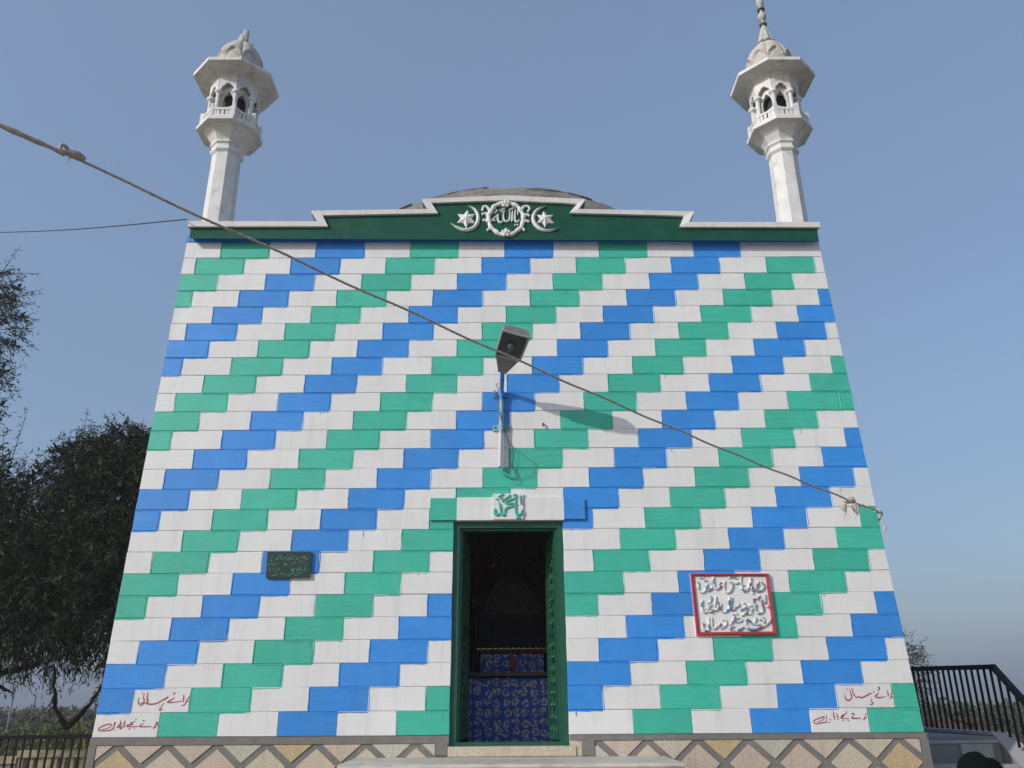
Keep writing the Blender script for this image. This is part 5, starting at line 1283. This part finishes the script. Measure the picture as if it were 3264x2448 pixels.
w = MB(); w.ball((0, -.105 * s_, 1.545 * s_), .018 * s_, 8, 6, 0, (.8, 1.3, 1.4)); w.build('nose', M['skin'], per, True)
for sx in (-1, 1):
    w = MB(); w.ball((sx * .032 * s_, -.083 * s_, 1.565 * s_), .014 * s_, 8, 6); w.build('eye', M['eye'], per, True)
    w = MB(); w.ball((sx * .084 * s_, .0, 1.545 * s_), .024 * s_, 8, 6, 0, (.45, .8, 1.2)); w.build('ear', M['skin'], per, True)
w = MB(); w.ball((0, -.086 * s_, 1.50 * s_), .020 * s_, 8, 6, 0, (1.3, .5, .35)); w.build('mouth', M['redflower'], per, True)
# tunic
w = MB(); rings = []
for z, a, b in ((.42, .20, .17), (.70, .185, .15), (.92, .165, .135), (1.08, .150, .125), (1.25, .175, .135), (1.36, .185, .12), (1.42, .13, .085), (1.45, .07, .062)):
    rings.append([(a * s_ * math.cos(t) * (1 + .04 * math.sin(7 * t) * (1.3 - z)), b * s_ * math.sin(t) * (1 + .04 * math.sin(9 * t) * (1.3 - z)), z * s_) for t in [2 * math.pi * k / 28 for k in range(28)]])
w.loft(rings, 0, False, False); w.build('tunic', M['shawl'], per, True)
# head covering: cloth gathered into two soft peaks over the head and falling on the shoulders
w = MB(); rings = []
NK = 40
zt = HH
prof = [(.235, -.46), (.225, -.36), (.175, -.28), (.135, -.20), (.130, -.13), (.124, -.085), (.108, -.05), (.080, -.022), (.045, -.006), (.010, 0)]
for rr, dz in prof:
    row = []
    for k in range(NK):
        t = 2 * math.pi * k / NK
        fold = 1 + .03 * math.sin(5 * t + 1) + .02 * math.sin(9 * t)
        x = rr * math.cos(t) * fold; y = rr * .95 * math.sin(t) * fold
        bump_ = 0
        row.append((x, y + .01, zt + dz + .0 * bump_))
    rings.append(row)
rings2 = []
for row in rings:
    rings2.append([(x, y, z - .040 * math.exp(-((x - .030) / .020) ** 2) * max(0, 1 - (zt - z) / .12) - .018 * max(0, min(1, (x - .02) / .05)) * max(0, 1 - (zt - z) / .14)) for x, y, z in row])
w.loft(rings2, 0, False, True); w.build('head_scarf', M['shawl'], per, True)
for sx in (-1, 1):
    w = MB(); w.ball((sx * .11 * s_, -.06 * s_, .035 * s_), .055 * s_, 10, 6, 0, (.8, 1.9, .5)); w.build('shoe', M['shoe'], per, True)

# ------------------------------------------------------------------ dusty air
w = MB(); w.box(-170, 170, -60, 190, -4.2, 12.0)
hz = w.build('haze', M['white']); tag(hz, 'thin dusty haze over the whole place', 'haze', kind='stuff')
hm = bpy.data.materials.new('dusty_air'); hm.use_nodes = True
nt = hm.node_tree; nt.nodes.remove(nt.nodes["Principled BSDF"])
pv = nt.nodes.new("ShaderNodeVolumePrincipled"); pv.inputs['Color'].default_value = (.80, .79, .80, 1); pv.inputs['Density'].default_value = .0018; pv.inputs['Anisotropy'].default_value = .2
nt.links.new(pv.outputs[0], nt.nodes["Material Output"].inputs['Volume'])
hz.data.materials.clear(); hz.data.materials.append(hm)
